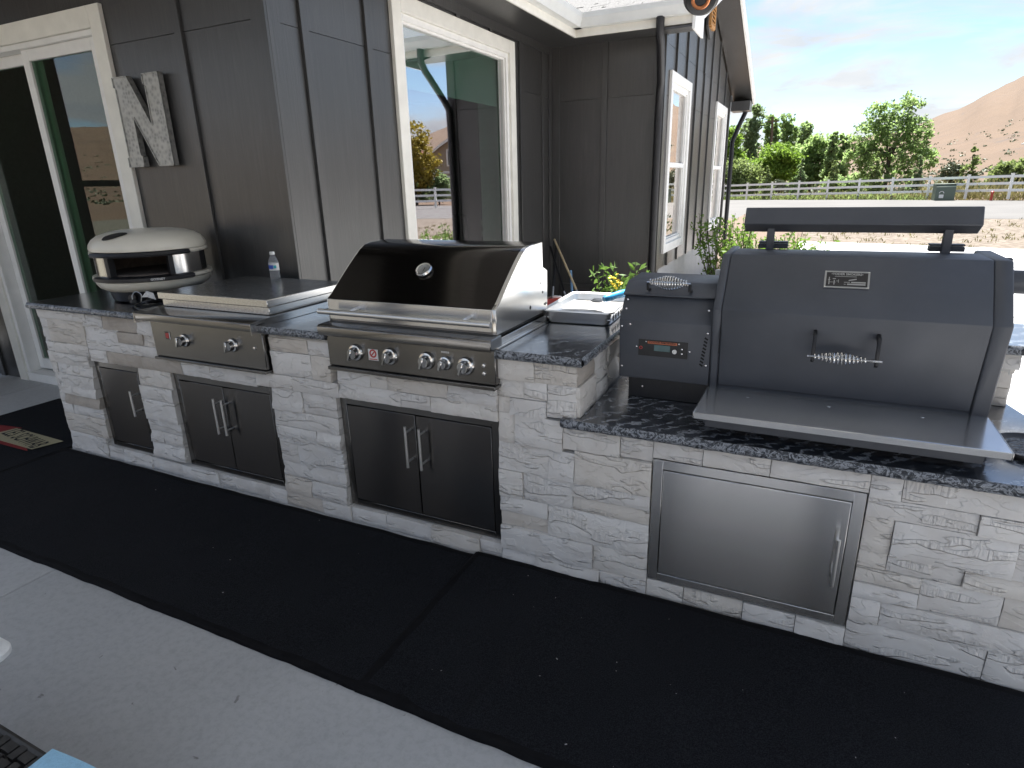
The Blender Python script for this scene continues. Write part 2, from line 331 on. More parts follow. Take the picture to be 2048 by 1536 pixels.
WO = {}                                              # world origin of each built object
def setp(o, label=None, cat=None, group=None, kind=None):
    if label: o['label'] = label
    if cat: o['category'] = cat
    if group: o['group'] = group
    if kind: o['kind'] = kind
    return o
def thing(name, loc, label, cat, group=None):
    o = bpy.data.objects.new(name, None); col.objects.link(o); o.location = loc; o.empty_display_size = .1; WO[o.name] = Vector(loc)
    return setp(o, label, cat, group)
def mk(name, b, mat, parent=None, smooth=False, bevel=0, org=None, autos=True, seg=1, kind=None, label=None, xf=None):
    """b in world coordinates; org = where the object's own origin goes"""
    po = WO[parent.name] if parent else Vector((0, 0, 0))
    org = Vector(org) if org is not None else po
    vs = b.v
    if xf is not None: vs = [tuple(xf @ Vector(p)) for p in vs]
    me = bpy.data.meshes.new(name); me.from_pydata([(p[0]-org.x, p[1]-org.y, p[2]-org.z) for p in vs], [], b.f); me.update()
    import bmesh
    bm = bmesh.new(); bm.from_mesh(me); bmesh.ops.recalc_face_normals(bm, faces=bm.faces)
    if bevel:
        es = [e for e in bm.edges if len(e.link_faces) == 2 and e.calc_face_angle(0) > R(30)]
        bmesh.ops.bevel(bm, geom=es, offset=bevel, segments=seg, profile=.6, affect='EDGES', clamp_overlap=True)
    bm.to_mesh(me); bm.free()
    if smooth or bevel:
        me.polygons.foreach_set('use_smooth', [True]*len(me.polygons))
        if autos: me.set_sharp_from_angle(angle=R(38))
    me.materials.append(MT[mat])
    o = bpy.data.objects.new(name, me); col.objects.link(o)
    if parent: o.parent = parent
    o.location = org-po; WO[o.name] = org
    if kind: o['kind'] = kind
    if label: o['label'] = label
    return o
def obj_from(me, name, loc, parent=None, rot=None, scale=None, mat=None):
    o = bpy.data.objects.new(name, me); col.objects.link(o)
    po = WO[parent.name] if parent else Vector((0, 0, 0))
    if parent: o.parent = parent
    o.location = Vector(loc)-po; WO[o.name] = Vector(loc)
    if rot: o.rotation_euler = rot
    if scale: o.scale = scale
    return o
def text_part(name, s, size, loc, rotm, mat, parent, depth=.001, bold=.0, spacing=1., width=None):
    cu = bpy.data.curves.new('lettering', 'FONT'); cu.body = s; cu.size = size; cu.extrude = depth; cu.align_x = 'CENTER'; cu.align_y = 'CENTER'; cu.offset = bold; cu.space_character = spacing; cu.resolution_u = 2
    t = bpy.data.objects.new('tmp', cu); col.objects.link(t)
    dg = bpy.context.evaluated_depsgraph_get(); me = bpy.data.meshes.new_from_object(t.evaluated_get(dg)); bpy.data.objects.remove(t)
    if width:
        xs = [v_.co.x for v_ in me.vertices]; k = width/(max(xs)-min(xs))
        for v_ in me.vertices: v_.co.x *= k
    me.name = name; me.materials.clear(); me.materials.append(MT[mat])
    o = bpy.data.objects.new(name, me); col.objects.link(o); o.parent = parent
    mm = rotm.to_4x4(); mm.translation = Vector(loc)-WO[parent.name]; o.matrix_local = mm; WO[o.name] = Vector(loc)
    return o
FRONT = Matrix(((1, 0, 0), (0, 0, -1), (0, 1, 0)))     # text facing -y

# ------------------------------------------------------------------ terrain
HS = [(-180, 3.0), (-150, 5.0), (-128, 4.6), (-118, 4.3), (-100, 3.4), (-60, 2.0), (-30, 1.8), (-7.2, 2.0), (-3.2, 2.25), (.1, 2.45), (1.7, 2.3), (2.3, 2.45), (5, 2.75), (7.4, 3.65), (9, 4.2), (10.3, 4.95), (11.7, 5.75), (15, 7.2), (20, 7.6), (26, 5.6), (29.5, 4.9), (31, 4.3), (33, 3.6), (40, 3.2), (60, 2.5), (90, 2.2), (130, 2.4), (180, 3.0)]
def hill_h(az, r):
    a = math.degrees(az); e = float(np.interp(a, [h[0] for h in HS], [h[1] for h in HS]))
    RR = 620.; H = 1.6+RR*math.tan(R(e)); r0 = 120.
    if r <= r0: return -.2
    t = min(1, (r-r0)/(RR-r0)); s = .30*t+.70*(t*t*(3-2*t))**1.15
    h = -.2+(H+.2)*s
    n = noise.noise(Vector((math.sin(az)*r*.012, math.cos(az)*r*.012, 3)))*.05+noise.noise(Vector((math.sin(az)*r*.05, math.cos(az)*r*.05, 7)))*.015
    gul = (abs(noise.noise(Vector((a*.55, r*.004, 1.7))))-.25)*.16+(abs(noise.noise(Vector((a*1.7, r*.008, 5.1))))-.25)*.06
    n += gul*math.sin(math.pi*min(1, t))
    return h*(1+n*min(1, t*2.) if t < .98 else 1) if t < 1 else H*(1-.25*min(1, (r-RR)/900))
tb = B(); NA = 900; rads = [0.01, 3, 6, 10, 15, 20, 26, 33, 40, 50, 60, 75, 95, 115, 130, 150, 175, 200, 230, 260, 300, 340, 380, 420, 460, 500, 540, 580, 605, 620, 640, 700, 900, 1500, 3000]
for r in rads:
    for k in range(NA):
        # finer towards the view
        a = -math.pi+2*math.pi*k/NA
        tb.v.append((math.sin(a)*r, -2.1+math.cos(a)*r, -.17 if r < 45 else hill_h(a, r)-.0 if r > 60 else -.2))
for i in range(len(rads)-1):
    for k in range(NA): tb.f.append((i*NA+k, i*NA+(k+1) % NA, (i+1)*NA+(k+1) % NA, (i+1)*NA+k))
gd = mk('ground', tb, 'land', smooth=True, autos=False); setp(gd, 'dry tan ground rising to bare brown hills behind the fence', 'ground', kind='structure')
b = B().box(-60, 60, 8.5, 27.5, -.3, -.10); o = mk('gravel_yard', b, 'gravel'); setp(o, 'tan gravel strip between the concrete walk and the road', 'gravel', kind='structure')
b = B().add([(-90, 26.6, -.094), (3, 26.4, -.094), (8, 25.9, -.094), (90, 24, -.094), (90, 44.5, -.094), (10.5, 42.6, -.094), (3, 46.2, -.094), (-6, 48.6, -.094), (-90, 60, -.094)], [tuple(range(9))]); o = mk('road', b, 'road'); setp(o, 'pale grey road running in front of the white rail fence', 'road', kind='structure')
# patio slabs (joints are real gaps over a darker bed)
pf = mk('patio_floor', B().box(-9, 4.5, -2.2, 1.9, -.25, -.02).box(-2.9, 4.5, -7, -2.2005, -.25, -.02), 'soil'); setp(pf, 'grey concrete patio floor under the kitchen island', 'patio', kind='structure')
def slab(x0, x1, y0, y1, z=0., par=pf): return mk('slab', B().box(x0+.003, x1-.003, y0+.003, y1-.003, -.12+z, z), 'concrete' if par is pf and y1 > -2.0 else 'concrete_pale', par, bevel=.004, org=((x0+x1)/2, (y0+y1)/2, z))  # patio slabs behind the camera are unseen and pale to bounce light forward
for (x0, x1) in ((-9, -6), (-6, -2.9), (-2.9, .2), (.2, 2.3), (2.3, 4.5)):
    for (y0, y1) in ((-7, -4.6), (-4.6, -2.2), (-2.2, 1.9)):
        if y1 > 0 or x0 > -3: slab(x0, x1, y0, y1)
dk = mk('bounce_apron', B().box(-2, 9, -13, -7.02, -.3, -.06), 'soil'); setp(dk, 'unseen pale concrete apron added to bounce sunlight under the roof', 'apron', kind='structure')  # unseen reflector behind the camera, added to fill the shade
for (x0, x1) in ((-2, 2), (2, 5.5), (5.5, 9)):
    for (y0, y1) in ((-13, -10), (-10, -7.02)): slab(x0, x1, y0, y1, -.005, dk)
lw = mk('lawn', B().box(-40, -9.02, -30, 14, -.3, -.08).box(-9.0, -2.91, -30, -2.22, -.3, -.05), 'lawn'); setp(lw, 'green lawn left of the patio, near part added to dim bounced light', 'lawn', kind='structure')  # second box is unseen, put in place of pale slabs to cut bounce
wk = mk('walkway', B().box(-.3, 14, 1.92, 13.6, -.3, -.06), 'soil'); setp(wk, 'sunlit concrete walk behind the island', 'walk', kind='structure')
for (x0, x1) in ((-.3, 2.2), (2.2, 5.2), (5.2, 9), (9, 14)):
    for (y0, y1) in ((1.92, 4.2), (4.2, 6.6), (6.6, 9), (9, 11.3)): slab(x0, x1, y0, y1, -.02, wk)
b = B().add([(-.3, 11.3, -.015), (14, 11.3, -.015), (14, 13.2, -.015), (5, 14.2, -.015), (1.2, 15.2, -.015), (-.3, 15.4, -.015)], [tuple(range(6))]); o = mk('slab', b, 'concrete_pale', wk)
bd = mk('planting_bed', B().box(-2.87, -.3, 1.9, 30, -.25, -.03), 'soil'); setp(bd, 'dark soil planting bed along the house wall', 'soil', kind='structure')

# ------------------------------------------------------------------ house
YW, XC, Y2, X3, YE = .80, -2.87, 5.02, -1.60, 10.35
house = thing('house', (-2.87, .8, 0), 'dark grey board and batten house with cream window trim', 'house')
def rects_minus(r, holes):
    out = [r]
    for h in holes:
        nx = []
        for (a0, a1, z0, z1) in out:
            b0, b1, w0, w1 = max(a0, h[0]), min(a1, h[1]), max(z0, h[2]), min(z1, h[3])
            if b0 >= b1 or w0 >= w1: nx.append((a0, a1, z0, z1)); continue
            if z1 > w1: nx.append((a0, a1, w1, z1))
            if z0 < w0: nx.append((a0, a1, z0, w0))
            if a0 < b0: nx.append((a0, b0, w0, w1))
            if a1 > b1: nx.append((b1, a1, w0, w1))
        out = nx
    return [r for r in out if r[1]-r[0] > .004 and r[3]-r[2] > .004]
def wall(plane, a0, a1, z0, z1, holes, battens, seams, sgn, axis, skip=(), bw=.062, top=None):
    """axis 'x': wall runs along x at y=plane, facing sgn*y ; axis 'y': runs along y at x=plane, facing sgn*x"""
    def bb(b, a0, a1, d0, d1, z0, z1):
        lo, hi = sorted((plane+sgn*d0, plane+sgn*d1))
        return b.box(a0, a1, lo, hi, z0, z1) if axis == 'x' else b.box(lo, hi, a0, a1, z0, z1)
    b = B()
    for r in rects_minus((a0, a1, z0, z1), holes): bb(b, r[0], r[1], -.15, -.013, r[2], r[3])
    mid = (a0+a1)/2; org = (mid, plane, z0) if axis == 'x' else (plane, mid, z0)
    wl = mk('wall', b, 'interior_dark', house, org=org)
    cuts = sorted([a0]+[k for k in battens]+[a1])
    for i in range(len(cuts)-1):
        zs = [z0]+list(seams)+[z1]
        for j in range(len(zs)-1):
            for r in rects_minus((cuts[i]+.0005, cuts[i+1]-.0005, zs[j]+.002, zs[j+1]-.002), holes):
                c = ((r[0]+r[1])/2, (r[2]+r[3])/2)
                mk('siding_panel', bb(B(), r[0], r[1], -.012, 0, r[2], r[3]), 'siding', wl, org=(c[0], plane, c[1]) if axis == 'x' else (plane, c[0], c[1]))
    for k in battens:
        for r in rects_minus((k-bw/2, k+bw/2, z0, z1), holes):
            mk('batten', bb(B(), r[0], r[1], .0005, .021, r[2], r[3]), 'siding', wl, bevel=.002, org=(k, plane, (r[2]+r[3])/2) if axis == 'x' else (plane, k, (r[2]+r[3])/2))
    return wl, bb
# sliding-door wall (faces -y)
DX0, DX1, DZ1 = -6.38, -4.225, 2.735
wl1, _ = wall(YW, -8.5, XC-.004, 0, 3.6, [(DX0+.02, DX1-.02, -.1, DZ1-.02)], [-7.9, -7.29, -6.68, -3.56], [2.5], -1, 'x')
# window wall (faces +x)
WY0, WY1, WZ0, WZ1 = 1.97, 4.0, .62, 2.895
wl2, _ = wall(XC, YW+.0135, Y2+.13, 0, 3.02, [(WY0+.02, WY1-.02, WZ0+.02, WZ1-.02)], [1.09, 1.70, 2.31, 2.93, 3.53, 4.16, 4.75], [2.49], 1, 'y')
# short dark wall (faces -y)
wl3, _ = wall(Y2, XC+.0, X3-.0005, .0, 3.05, [], [-2.235], [2.45], -1, 'x')
# gable wall (faces +x)
rw = [(5.30, 6.50, .75, 2.712), (8.70, 9.90, .75, 2.712)]
wl4, _ = wall(X3, Y2+.0135, YE, .58, 2.95, [(h[0]+.02, h[1]-.02, h[2]+.02, h[3]-.02) for h in rw], [5.62, 6.23, 6.90, 7.50, 8.11, 8.80, 9.62], [2.45], 1, 'y')
# gable triangle, cut into board strips
RID, RZ, EZ = 7.47, 4.03, 2.95
def gz_(y): return EZ+(RZ-EZ)*(1-abs(y-RID)/(RID-Y2+.02)) if y < RID else EZ+(RZ-EZ)*(1-abs(y-RID)/(YE-RID+.02))
cuts = [Y2, 5.62, 6.23, 6.90, RID, 8.11, 8.80, 9.62, YE]
for i in range(len(cuts)-1):
    y0, y1 = cuts[i]+.0005, cuts[i+1]-.0005
    mk('siding_panel', B().prism([(y0, EZ+.002), (y1, EZ+.002), (y1, max(EZ+.01, gz_(y1))), (y0, max(EZ+.01, gz_(y0)))], X3-.012, X3, 'x'), 'siding', wl4, org=(X3, (y0+y1)/2, EZ))
    if 0 < i: mk('batten', B().prism([(cuts[i]-.031, EZ), (cuts[i]+.031, EZ), (cuts[i]+.031, gz_(cuts[i]+.031)), (cuts[i]-.031, gz_(cuts[i]-.031))], X3+.0005, X3+.021, 'x'), 'siding', wl4, org=(X3, cuts[i], EZ))
mk('gable_backing', B().prism([(Y2+.0145, EZ-.2), (YE, EZ-.2), (YE, EZ), (RID, RZ+.02), (Y2+.0145, EZ)], X3-.149, X3-.014, 'x'), 'interior_dark', house)
mk('foundation', B().box(X3-.16, X3-.015, Y2+.01, YE, -.3, .58), 'concrete', house)
# corner boards
for nm, bx_ in (('corner_board', (XC-.09, XC+.021, YW-.021, YW-.0005, 0, 3.4)), ('corner_board', (XC+.0005, XC+.021, YW-.0005, YW+.09, 0, 3.02)), ('corner_board', (XC+.0215, XC+.105, Y2-.021, Y2-.0005, 0, 3.05)), ('corner_board', (X3-.095, X3+.021, Y2-.021, Y2-.0005, 0, 3.05)), ('corner_board', (X3+.0005, X3+.021, Y2-.0005, Y2+.09, .58, 2.95)), ('corner_board', (XC+.0005, XC+.021, 4.92, 4.998, 0, 3.02)), ('corner_board', (X3+.0005, X3+.021, YE-.09, YE, .58, 2.95)), ('frieze_board', (XC+.0005, XC+.024, YW+.1, 4.91, 2.925, 3.02)), ('skirt_board', (XC+.11, X3-.1, Y2-.024, Y2-.0005, .0, .40))):
    mk(nm, B().box(*bx_), 'siding', house, bevel=.002, org=((bx_[0]+bx_[1])/2, (bx_[2]+bx_[3])/2, bx_[4]))
# windows
def window(plane, a0, a1, z0, z1, axis, sgn, mid=None, tw=.115, gm='glass', trim='cream_trim', name='window', bottom=True):
    def bx(b, p, q, d0, d1, u, v_):
        lo, hi = sorted((plane+sgn*d0, plane+sgn*d1)); return b.box(p, q, lo, hi, u, v_) if axis == 'x' else b.box(lo, hi, p, q, u, v_)
    c = ((a0+a1)/2, (z0+z1)/2); org = (c[0], plane, z0) if axis == 'x' else (plane, c[0], z0)
    i0, i1, j0, j1 = a0+tw, a1-tw, z0+tw, z1-tw
    f = .045; b = B()
    for r in ((i0, i0+f, j0, j1), (i1-f, i1, j0, j1), (i0+f, i1-f, j0, j0+f), (i0+f, i1-f, j1-f, j1)): bx(b, r[0], r[1], -.12, .008, r[2], r[3])
    if mid: bx(b, i0+f, i1-f, -.05, .004, mid-.028, mid+.028)
    wn = mk(name, b, 'white_trim', house, bevel=.003, org=org)
    for r in ((a0, i0, z0, z1), (i1, a1, z0, z1), (i0, i1, j1, z1), (i0, i1, z0, j0)):
        mk('trim', bx(B(), r[0]+.0005, r[1]-.0005, .0, .032, r[2], r[3]), trim, wn, bevel=.003, org=org)
    # inner bead
    b = B()
    for r in ((i0+f, i0+f+.018, j0+f, j1-f), (i1-f-.018, i1-f, j0+f, j1-f), (i0+f+.018, i1-f-.018, j0+f, j0+f+.018), (i0+f+.018, i1-f-.018, j1-f-.018, j1-f)): bx(b, r[0], r[1], -.06, -.012, r[2], r[3])
    mk('bead', b, 'white_trim', wn, org=org)
    zs = [j0+f, mid-.028, mid+.028, j1-f] if mid else [j0+f, j1-f]
    for k in range(0, len(zs), 2):
        pb = bx(B(), i0+f, i1-f, -.040, -.036, zs[k], zs[k+1]); mk('pane', pb, gm, wn, org=org)
    return wn, bx, (i0, i1, j0, j1)
wn, bx, ii = window(XC, WY0, WY1, WZ0, WZ1, 'y', 1)
# deep drywall return, roller shade behind the pane
for r in ((WY0+.1, WY0+.118, WZ0+.1, WZ1-.1), (WY1-.118, WY1-.1, WZ0+.1, WZ1-.1)):
    mk('jamb_return', bx(B(), r[0], r[1], -.34, -.125, r[2], r[3]), 'cabinet_white', wn)
mk('window_seat', bx(B(), WY0+.12, WY1-.12, -.34, -.125, WZ0+.08, WZ0+.1), 'cabinet_white', wn)
mk('roller_shade', bx(B(), ii[0]+.05, ii[1]-.05, -.105, -.1, 2.33, WZ1-.12), 'shade_cloth', wn)
mk('shade_bar', bx(B(), ii[0]+.05, ii[1]-.05, -.112, -.096, 2.31, 2.332), 'shade_cloth', wn)
for h in rw: window(X3, *h, 'y', 1, mid=1.745, tw=.10, gm='glass_side', trim='white_trim')
# sliding door
dr = mk('sliding_door', B().box(DX0+.116, DX1-.116, YW-.02, YW+.14, .0, .08), 'white_trim', house, bevel=.003, org=(-5.3, YW, 0))
def dbox(nm, x0, x1, d0, d1, z0, z1, mat='white_trim', bev=.003): return mk(nm, B().box(x0, x1, YW-d1, YW-d0, z0, z1), mat, dr, bevel=bev, org=(-5.3, YW, 0))
dbox('trim', DX1-.115, DX1, 0, .03, 0, DZ1, 'cream_trim'); dbox('trim', DX0, DX0+.115, 0, .03, 0, DZ1, 'cream_trim'); dbox('trim', DX0+.116, DX1-.116, 0, .03, DZ1-.125, DZ1, 'cream_trim')
ix0, ix1, iz1 = DX0+.116, DX1-.116, DZ1-.126
dbox('frame', ix1-.03, ix1, -.14, .012, .08, iz1); dbox('frame', ix0, ix0+.04, -.14, .012, .08, iz1); dbox('frame', ix0+.041, ix1-.031, -.14, .012, iz1-.035, iz1)
def sash(x0, x1, d, st=.075):
    for r in ((x0, x0+st, .10, iz1-.036), (x1-st, x1, .10, iz1-.036), (x0+st, x1-st, .10, .10+st+.02), (x0+st, x1-st, iz1-.036-st, iz1-.036)):
        dbox('sash_rail', r[0]+.0003, r[1]-.0003, d, d+.04, r[2], r[3])
    mk('pane', B().box(x0+st, x1-st, YW-d-.023, YW-d-.019, .10+st+.02, iz1-.036-st), 'glass_door', dr, org=(-5.3, YW, 0))
sash(-5.24, ix1-.031, -.055); sash(ix0+.041, -5.17, -.115)
mk('handle', B().box(-5.275, -5.245, YW+.045, YW+.075, 1.02, 1.24), 'black_plastic', dr, bevel=.006, org=(-5.3, YW, 0))
# interior seen dimly through the glass
mk('interior_wall', B().box(-8.4, -8.3, YW+.2, 9.5, 0, 3.2).box(-8.4, XC-.3, 8.9, 9.0, 0, 3.2), 'interior', house)
mk('interior_floor', B().box(-8.4, XC-.16, YW+.16, 9.0, -.2, .02), 'cedar', house); mk('interior_ceiling', B().box(-8.4, XC-.16, YW+.16, 9.0, 3.1, 3.2), 'interior', house)
mk('cabinet', B().box(-4.6, -4.0, 7.6, 8.6, 0, 2.3).box(-7.0, -6.2, 8.0, 8.85, 0, 1.0), 'cabinet_white', house, bevel=.01)
mk('interior_partition', B().box(-6.4, -6.3, 2.6, 6.5, 0, 3.1), 'interior', house)
fpx = mk('chimney_breast', B().box(-5.6, -4.8, 8.3, 8.85, 0, 2.6), 'interior_dark', house)
for rr in range(9):
    for q in range(4):
        x0 = -5.6+q*.2+(.1 if rr % 2 else 0)
        if x0+.19 < -4.79: mk('stone', B().box(x0, x0+.19, 8.27, 8.299, .05+rr*.1, .14+rr*.1), 'mortar', fpx, org=(x0, 8.28, .05+rr*.1))

# eaves, gutters, roof
ex, ey, ez = -2.42, 4.57, 2.99
rf = mk('roof', B().add([(ex, -.2, 3.10), (ex, ey, 3.10), (-6.4, ey+4.0, 4.75), (-6.4, -.2, 4.75)], [(0, 1, 2, 3)]).add([(ex, ey, 3.10), (-1.25, ey, 3.10), (-1.25, RID, 4.17), (ex-2.9, RID, 4.17)], [(0, 1, 2, 3)]).add([(-1.25, RID, 4.17), (-1.25, 10.75, 3.0), (-7, 10.75, 3.0), (-7, RID, 4.17)], [(0, 1, 2, 3)]), 'shingle', house)
# shingles on the slope above the short wall and on the one over the window wall
bsh = B().box(-.15, .15, -.005, .16, 0, .009); shm = bpy.data.meshes.new('shingle'); shm.from_pydata(bsh.v, [], bsh.f); shm.materials.append(MT['shingle'])
sl_ = math.atan2(4.17-3.10, RID-ey)
for rr in range(11):
    yy = ey+.0+rr*.125*math.cos(sl_); zz = 3.112+rr*.125*math.sin(sl_)
    for q in range(6):
        x = -2.40+q*.305-(.15 if rr % 2 else 0)+rnd.uniform(-.03, .03)-rr*.02
        if x < -1.38 and x > ex-.1-rr*.11: obj_from(shm, 'shingle', (x, yy, zz+rnd.uniform(0, .004)), rf, (sl_+rnd.uniform(0, .02), 0, 0))
sl2 = math.atan2(4.75-3.10, 6.4+ex)
for rr in range(5):
    xx = ex-rr*.125*math.cos(sl2); zz = 3.112+rr*.125*math.sin(sl2)
    for q in range(9):
        y = 4.40-q*.305-(.15 if rr % 2 else 0)
        obj_from(shm, 'shingle', (xx, y, zz+rnd.uniform(0, .004)), rf, (sl2, 0, math.pi/2))
def hpart(nm, bx_, mat, bev=.003): return mk(nm, B().box(*bx_), mat, house, bevel=bev, org=((bx_[0]+bx_[1])/2, (bx_[2]+bx_[3])/2, bx_[4]))
hpart('soffit', (XC+.022, ex-.022, -.2, Y2, 3.0, 3.015), 'siding', 0); hpart('soffit', (ex-.021, -1.27, ey+.022, Y2-.001, 3.0, 3.015), 'siding', 0)
hpart('fascia', (ex-.02, ex, -.2, ey-.0, 2.985, 3.10), 'cream_trim'); hpart('fascia', (ex-.02, -1.25, ey, ey+.02, 2.985, 3.10), 'cream_trim')
hpart('fascia_return', (-1.25, -1.228, ey, ey+.48, 2.93, 3.14), 'white_trim')
gp = [(0, 0), (.075, 0), (.085, .03), (.11, .075), (.115, .12), (.105, .12), (.1, .08), (.07, .012), (.01, .012), (.01, .12), (0, .12)]
mk('gutter', B().prism([(ex+.001+p, 3.055+q) for p, q in gp], -.2, ey-.001, 'y'), 'gutter_white', house, org=(ex, 2, 3.05))
mk('gutter', B().prism([(ey-.001-p, 3.055+q) for p, q in gp], ex+.001, -1.24, 'x'), 'gutter_white', house, org=(-1.8, ey, 3.05))
# rake boards of the gable and its dark soffit
for (y0, z0, y1, z1, nm) in ((10.78, 2.985, RID, 4.16, 'rake_board'), (ey-.02, 3.10, RID, 4.16, 'rake_board')):
    mk(nm, B().prism([(y0, z0), (y1, z1), (y1, z1-.17), (y0, z0-.17)], -1.25, -1.222, 'x'), 'white_trim', house)
    mk('rake_soffit', B().prism([(y0, z0-.13), (y1, z1-.13), (y1, z1-.15), (y0, z0-.15)], X3+.022, -1.251, 'x'), 'siding', house)
hpart('eave_return', (X3+.022, -1.26, 10.36, 10.74, 2.70, 2.86), 'siding')
mk('gutter', B().prism([(10.78+p, 2.9+q) for p, q in gp], -6, -1.23, 'x'), 'gutter_white', house)
# downspouts
dpath = [(-1.545, ey-.05, 3.06), (-1.545, ey-.05, 2.93), (-1.55, ey+.02, 2.84), (-1.60, Y2-.13, 2.55), (-1.62, Y2-.065, 2.45), (-1.625, Y2-.06, 2.2), (-1.625, Y2-.06, .1)]
mk('downspout', B().tube(dpath, .04, 10), 'black_metal', house, smooth=True)
mk('downspout', B().tube([(-1.33, 10.78, 2.92), (-1.33, 10.78, 2.8), (-1.45, 10.6, 2.45), (-1.52, 10.5, 2.2), (-1.52, 10.5, .1)], .04, 10), 'black_metal', house, smooth=True)
# gable vent
vt = mk('gable_vent', B().prism([(7.24, 4.05), (7.24, 3.49), (7.48, 3.36), (7.72, 3.49), (7.72, 4.05)], X3+.0225, X3+.05, 'x'), 'siding', house, org=(X3, 7.48, 3.7))
mk('vent_frame', B().box(X3+.05, X3+.08, 7.30, 7.35, 3.5, 3.98).box(X3+.05, X3+.08, 7.61, 7.66, 3.5, 3.98).box(X3+.05, X3+.08, 7.351, 7.609, 3.48, 3.53), 'vent_wood', vt)
for k in range(9): mk('louver', B().obox((X3+.062, 7.48, 3.56+k*.047), (.016, 0, -.012), (0, .128, 0), (.002, 0, .004)), 'vent_wood', vt, org=(X3+.06, 7.48, 3.56+k*.047))

# ------------------------------------------------------------------ patio cover overhead (shades the island, seen in reflections)
pcv = thing('patio_cover', (-2, -1.6, 0), 'pale painted patio roof over the outdoor kitchen', 'patio roof')
RZ_ = 3.55
mk('roof_deck', B().box(-6.75, -3.0, -1.95, YW-.03, RZ_+.03, RZ_+.13).box(-2.999, 1.3, -1.95, 1.78, RZ_+.03, RZ_+.13), 'shingle', pcv)
for k in range(19):
    x0 = -6.7+k*.425
    y0, y1 = (-1.9, 1.69) if x0 > -2.95 else (-1.9, YW-.04)
    if x0 < 1.1: mk('ceiling_board', B().box(x0, min(x0+.42, 1.15), y0, y1, RZ_, RZ_+.028), 'ceiling_paint', pcv, bevel=.004, org=(x0, -1.6, RZ_))
for bx_ in ((-2.75, 1.3, 1.70, 1.78, 3.30, RZ_+.029), (-6.75, -6.6, -1.86, YW-.05, 3.0, RZ_-.002), (-6.75, 1.3, -1.95, -1.87, 3.28, RZ_-.001), (1.16, 1.3, -1.86, 1.69, 3.28, RZ_-.002)):
    mk('beam', B().box(*bx_), 'beam_paint', pcv, bevel=.006)
for (x, y, zt) in ((-6.67, -.12, 3.0), (-6.67, -1.91, 3.0), (-2.98, -1.91, 3.28), (1.22, -1.91, 3.28)):
    mk('post', B().box(x-.07, x+.07, y-.07, y+.07, 0, zt), 'beam_paint', pcv, bevel=.006)
for (x, y) in ((-.95, -3.4), (.42, -3.4)): mk('post', B().box(x-.13, x+.13, y-.13, y+.13, 0, 3.25), 'beam_paint', pcv, bevel=.006)  # added behind the camera to give dark bands in the right door's reflection
mk('beam', B().box(-2.85, 1.3, -3.47, -3.33, 3.251, 3.40), 'beam_paint', pcv, bevel=.006)  # unseen beam added with the two reflection posts
mk('screen_rail', B().box(-6.69, -6.65, -1.24, -.21, 1.66, 1.72), 'beam_paint', pcv)
for k in range(26): mk('screen_slat', B().box(-6.68, -6.655, -.04, YW-.06, .05+k*.112, .05+k*.112+.1115), 'beam_paint', pcv, org=(-6.67, .4, .05+k*.112))
# ceiling heater with copper ring
ht = thing('ceiling_heater', (-.66, 1.62, 2.45), 'dark round overhead heater with a copper ring beside the gable', 'heater')
XF = Matrix.Translation((-.66, 1.62, 2.492)) @ Vector((.30, -3, -1.9)).to_track_quat('-Z', 'Y').to_matrix().to_4x4() @ Matrix.Diagonal((.76, .76, 1., 1))
mk('housing', B().rev([(.001, .07), (.085, .065), (.115, .03), (.118, -.02), (.10, -.045), (.066, -.05), (.001, -.05)], n=36), 'black_plastic', ht, smooth=True, xf=XF)
mk('ring', B().rev([(.040, -.0505), (.062, -.0505), (.062, -.057), (.056, -.061), (.046, -.061), (.040, -.057), (.040, -.0505)], n=32), 'copper', ht, smooth=True, xf=XF)
mk('grille', B().rev([(.001, -.0505), (.039, -.0505), (.039, -.054), (.001, -.054)], n=24), 'black_metal', ht, smooth=True, xf=XF)
mk('bracket', B().tube([(-.66, 1.66, 2.52), (-.66, 1.72, 2.7), (-.66, 1.74, 3.29)], .016, 8), 'black_metal', ht, smooth=True)
# galvanized letter
lt = [(0, 0), (.155, 0), (.155, .06), (.14, .07), (.14, .30), (.30, 0), (.445, 0), (.445, .545), (.29, .545), (.29, .485), (.305, .475), (.305, .245), (.145, .545), (0, .545), (0, .485), (.015, .475), (.015, .07), (0, .06)]
lo_ = thing('metal_letter', (-4.195, YW-.025, 1.755), 'galvanized metal letter N hung on the dark wall beside the glass door', 'letter')
mk('face', B().prism([(-4.195+a, 1.755+q) for a, q in lt], YW-.054, YW-.050, 'y'), 'galv_letter', lo_)
mk('back', B().prism([(-4.195+a, 1.755+q) for a, q in lt], YW-.049, YW-.022, 'y'), 'galv_letter', lo_)
def rim(poly, t=.006):
    b = B(); n = len(poly)
    for i in range(n):
        p, q = Vector((*poly[i],)), Vector((*poly[(i+1) % n],)); d = (q-p)
        if d.length < .02: continue
        d.normalize(); nn = Vector((-d.y, d.x))*t*.5
        c = (p+q)/2+nn; L = (q-p).length/2
        b.obox((-4.195+c.x, YW-.056, 1.755+c.y), (d.x*L, 0, d.y*L), (nn.x, 0, nn.y), (0, .004, 0))
    return b
mk('edge_rim', rim(lt), 'galv_letter', lo_)

# ------------------------------------------------------------------ kitchen island
ZU, ZL = .975, .725
isl = thing('kitchen_island', (-1.7, .3, 0), 'long outdoor kitchen island clad in pale ledge stone', 'kitchen island')
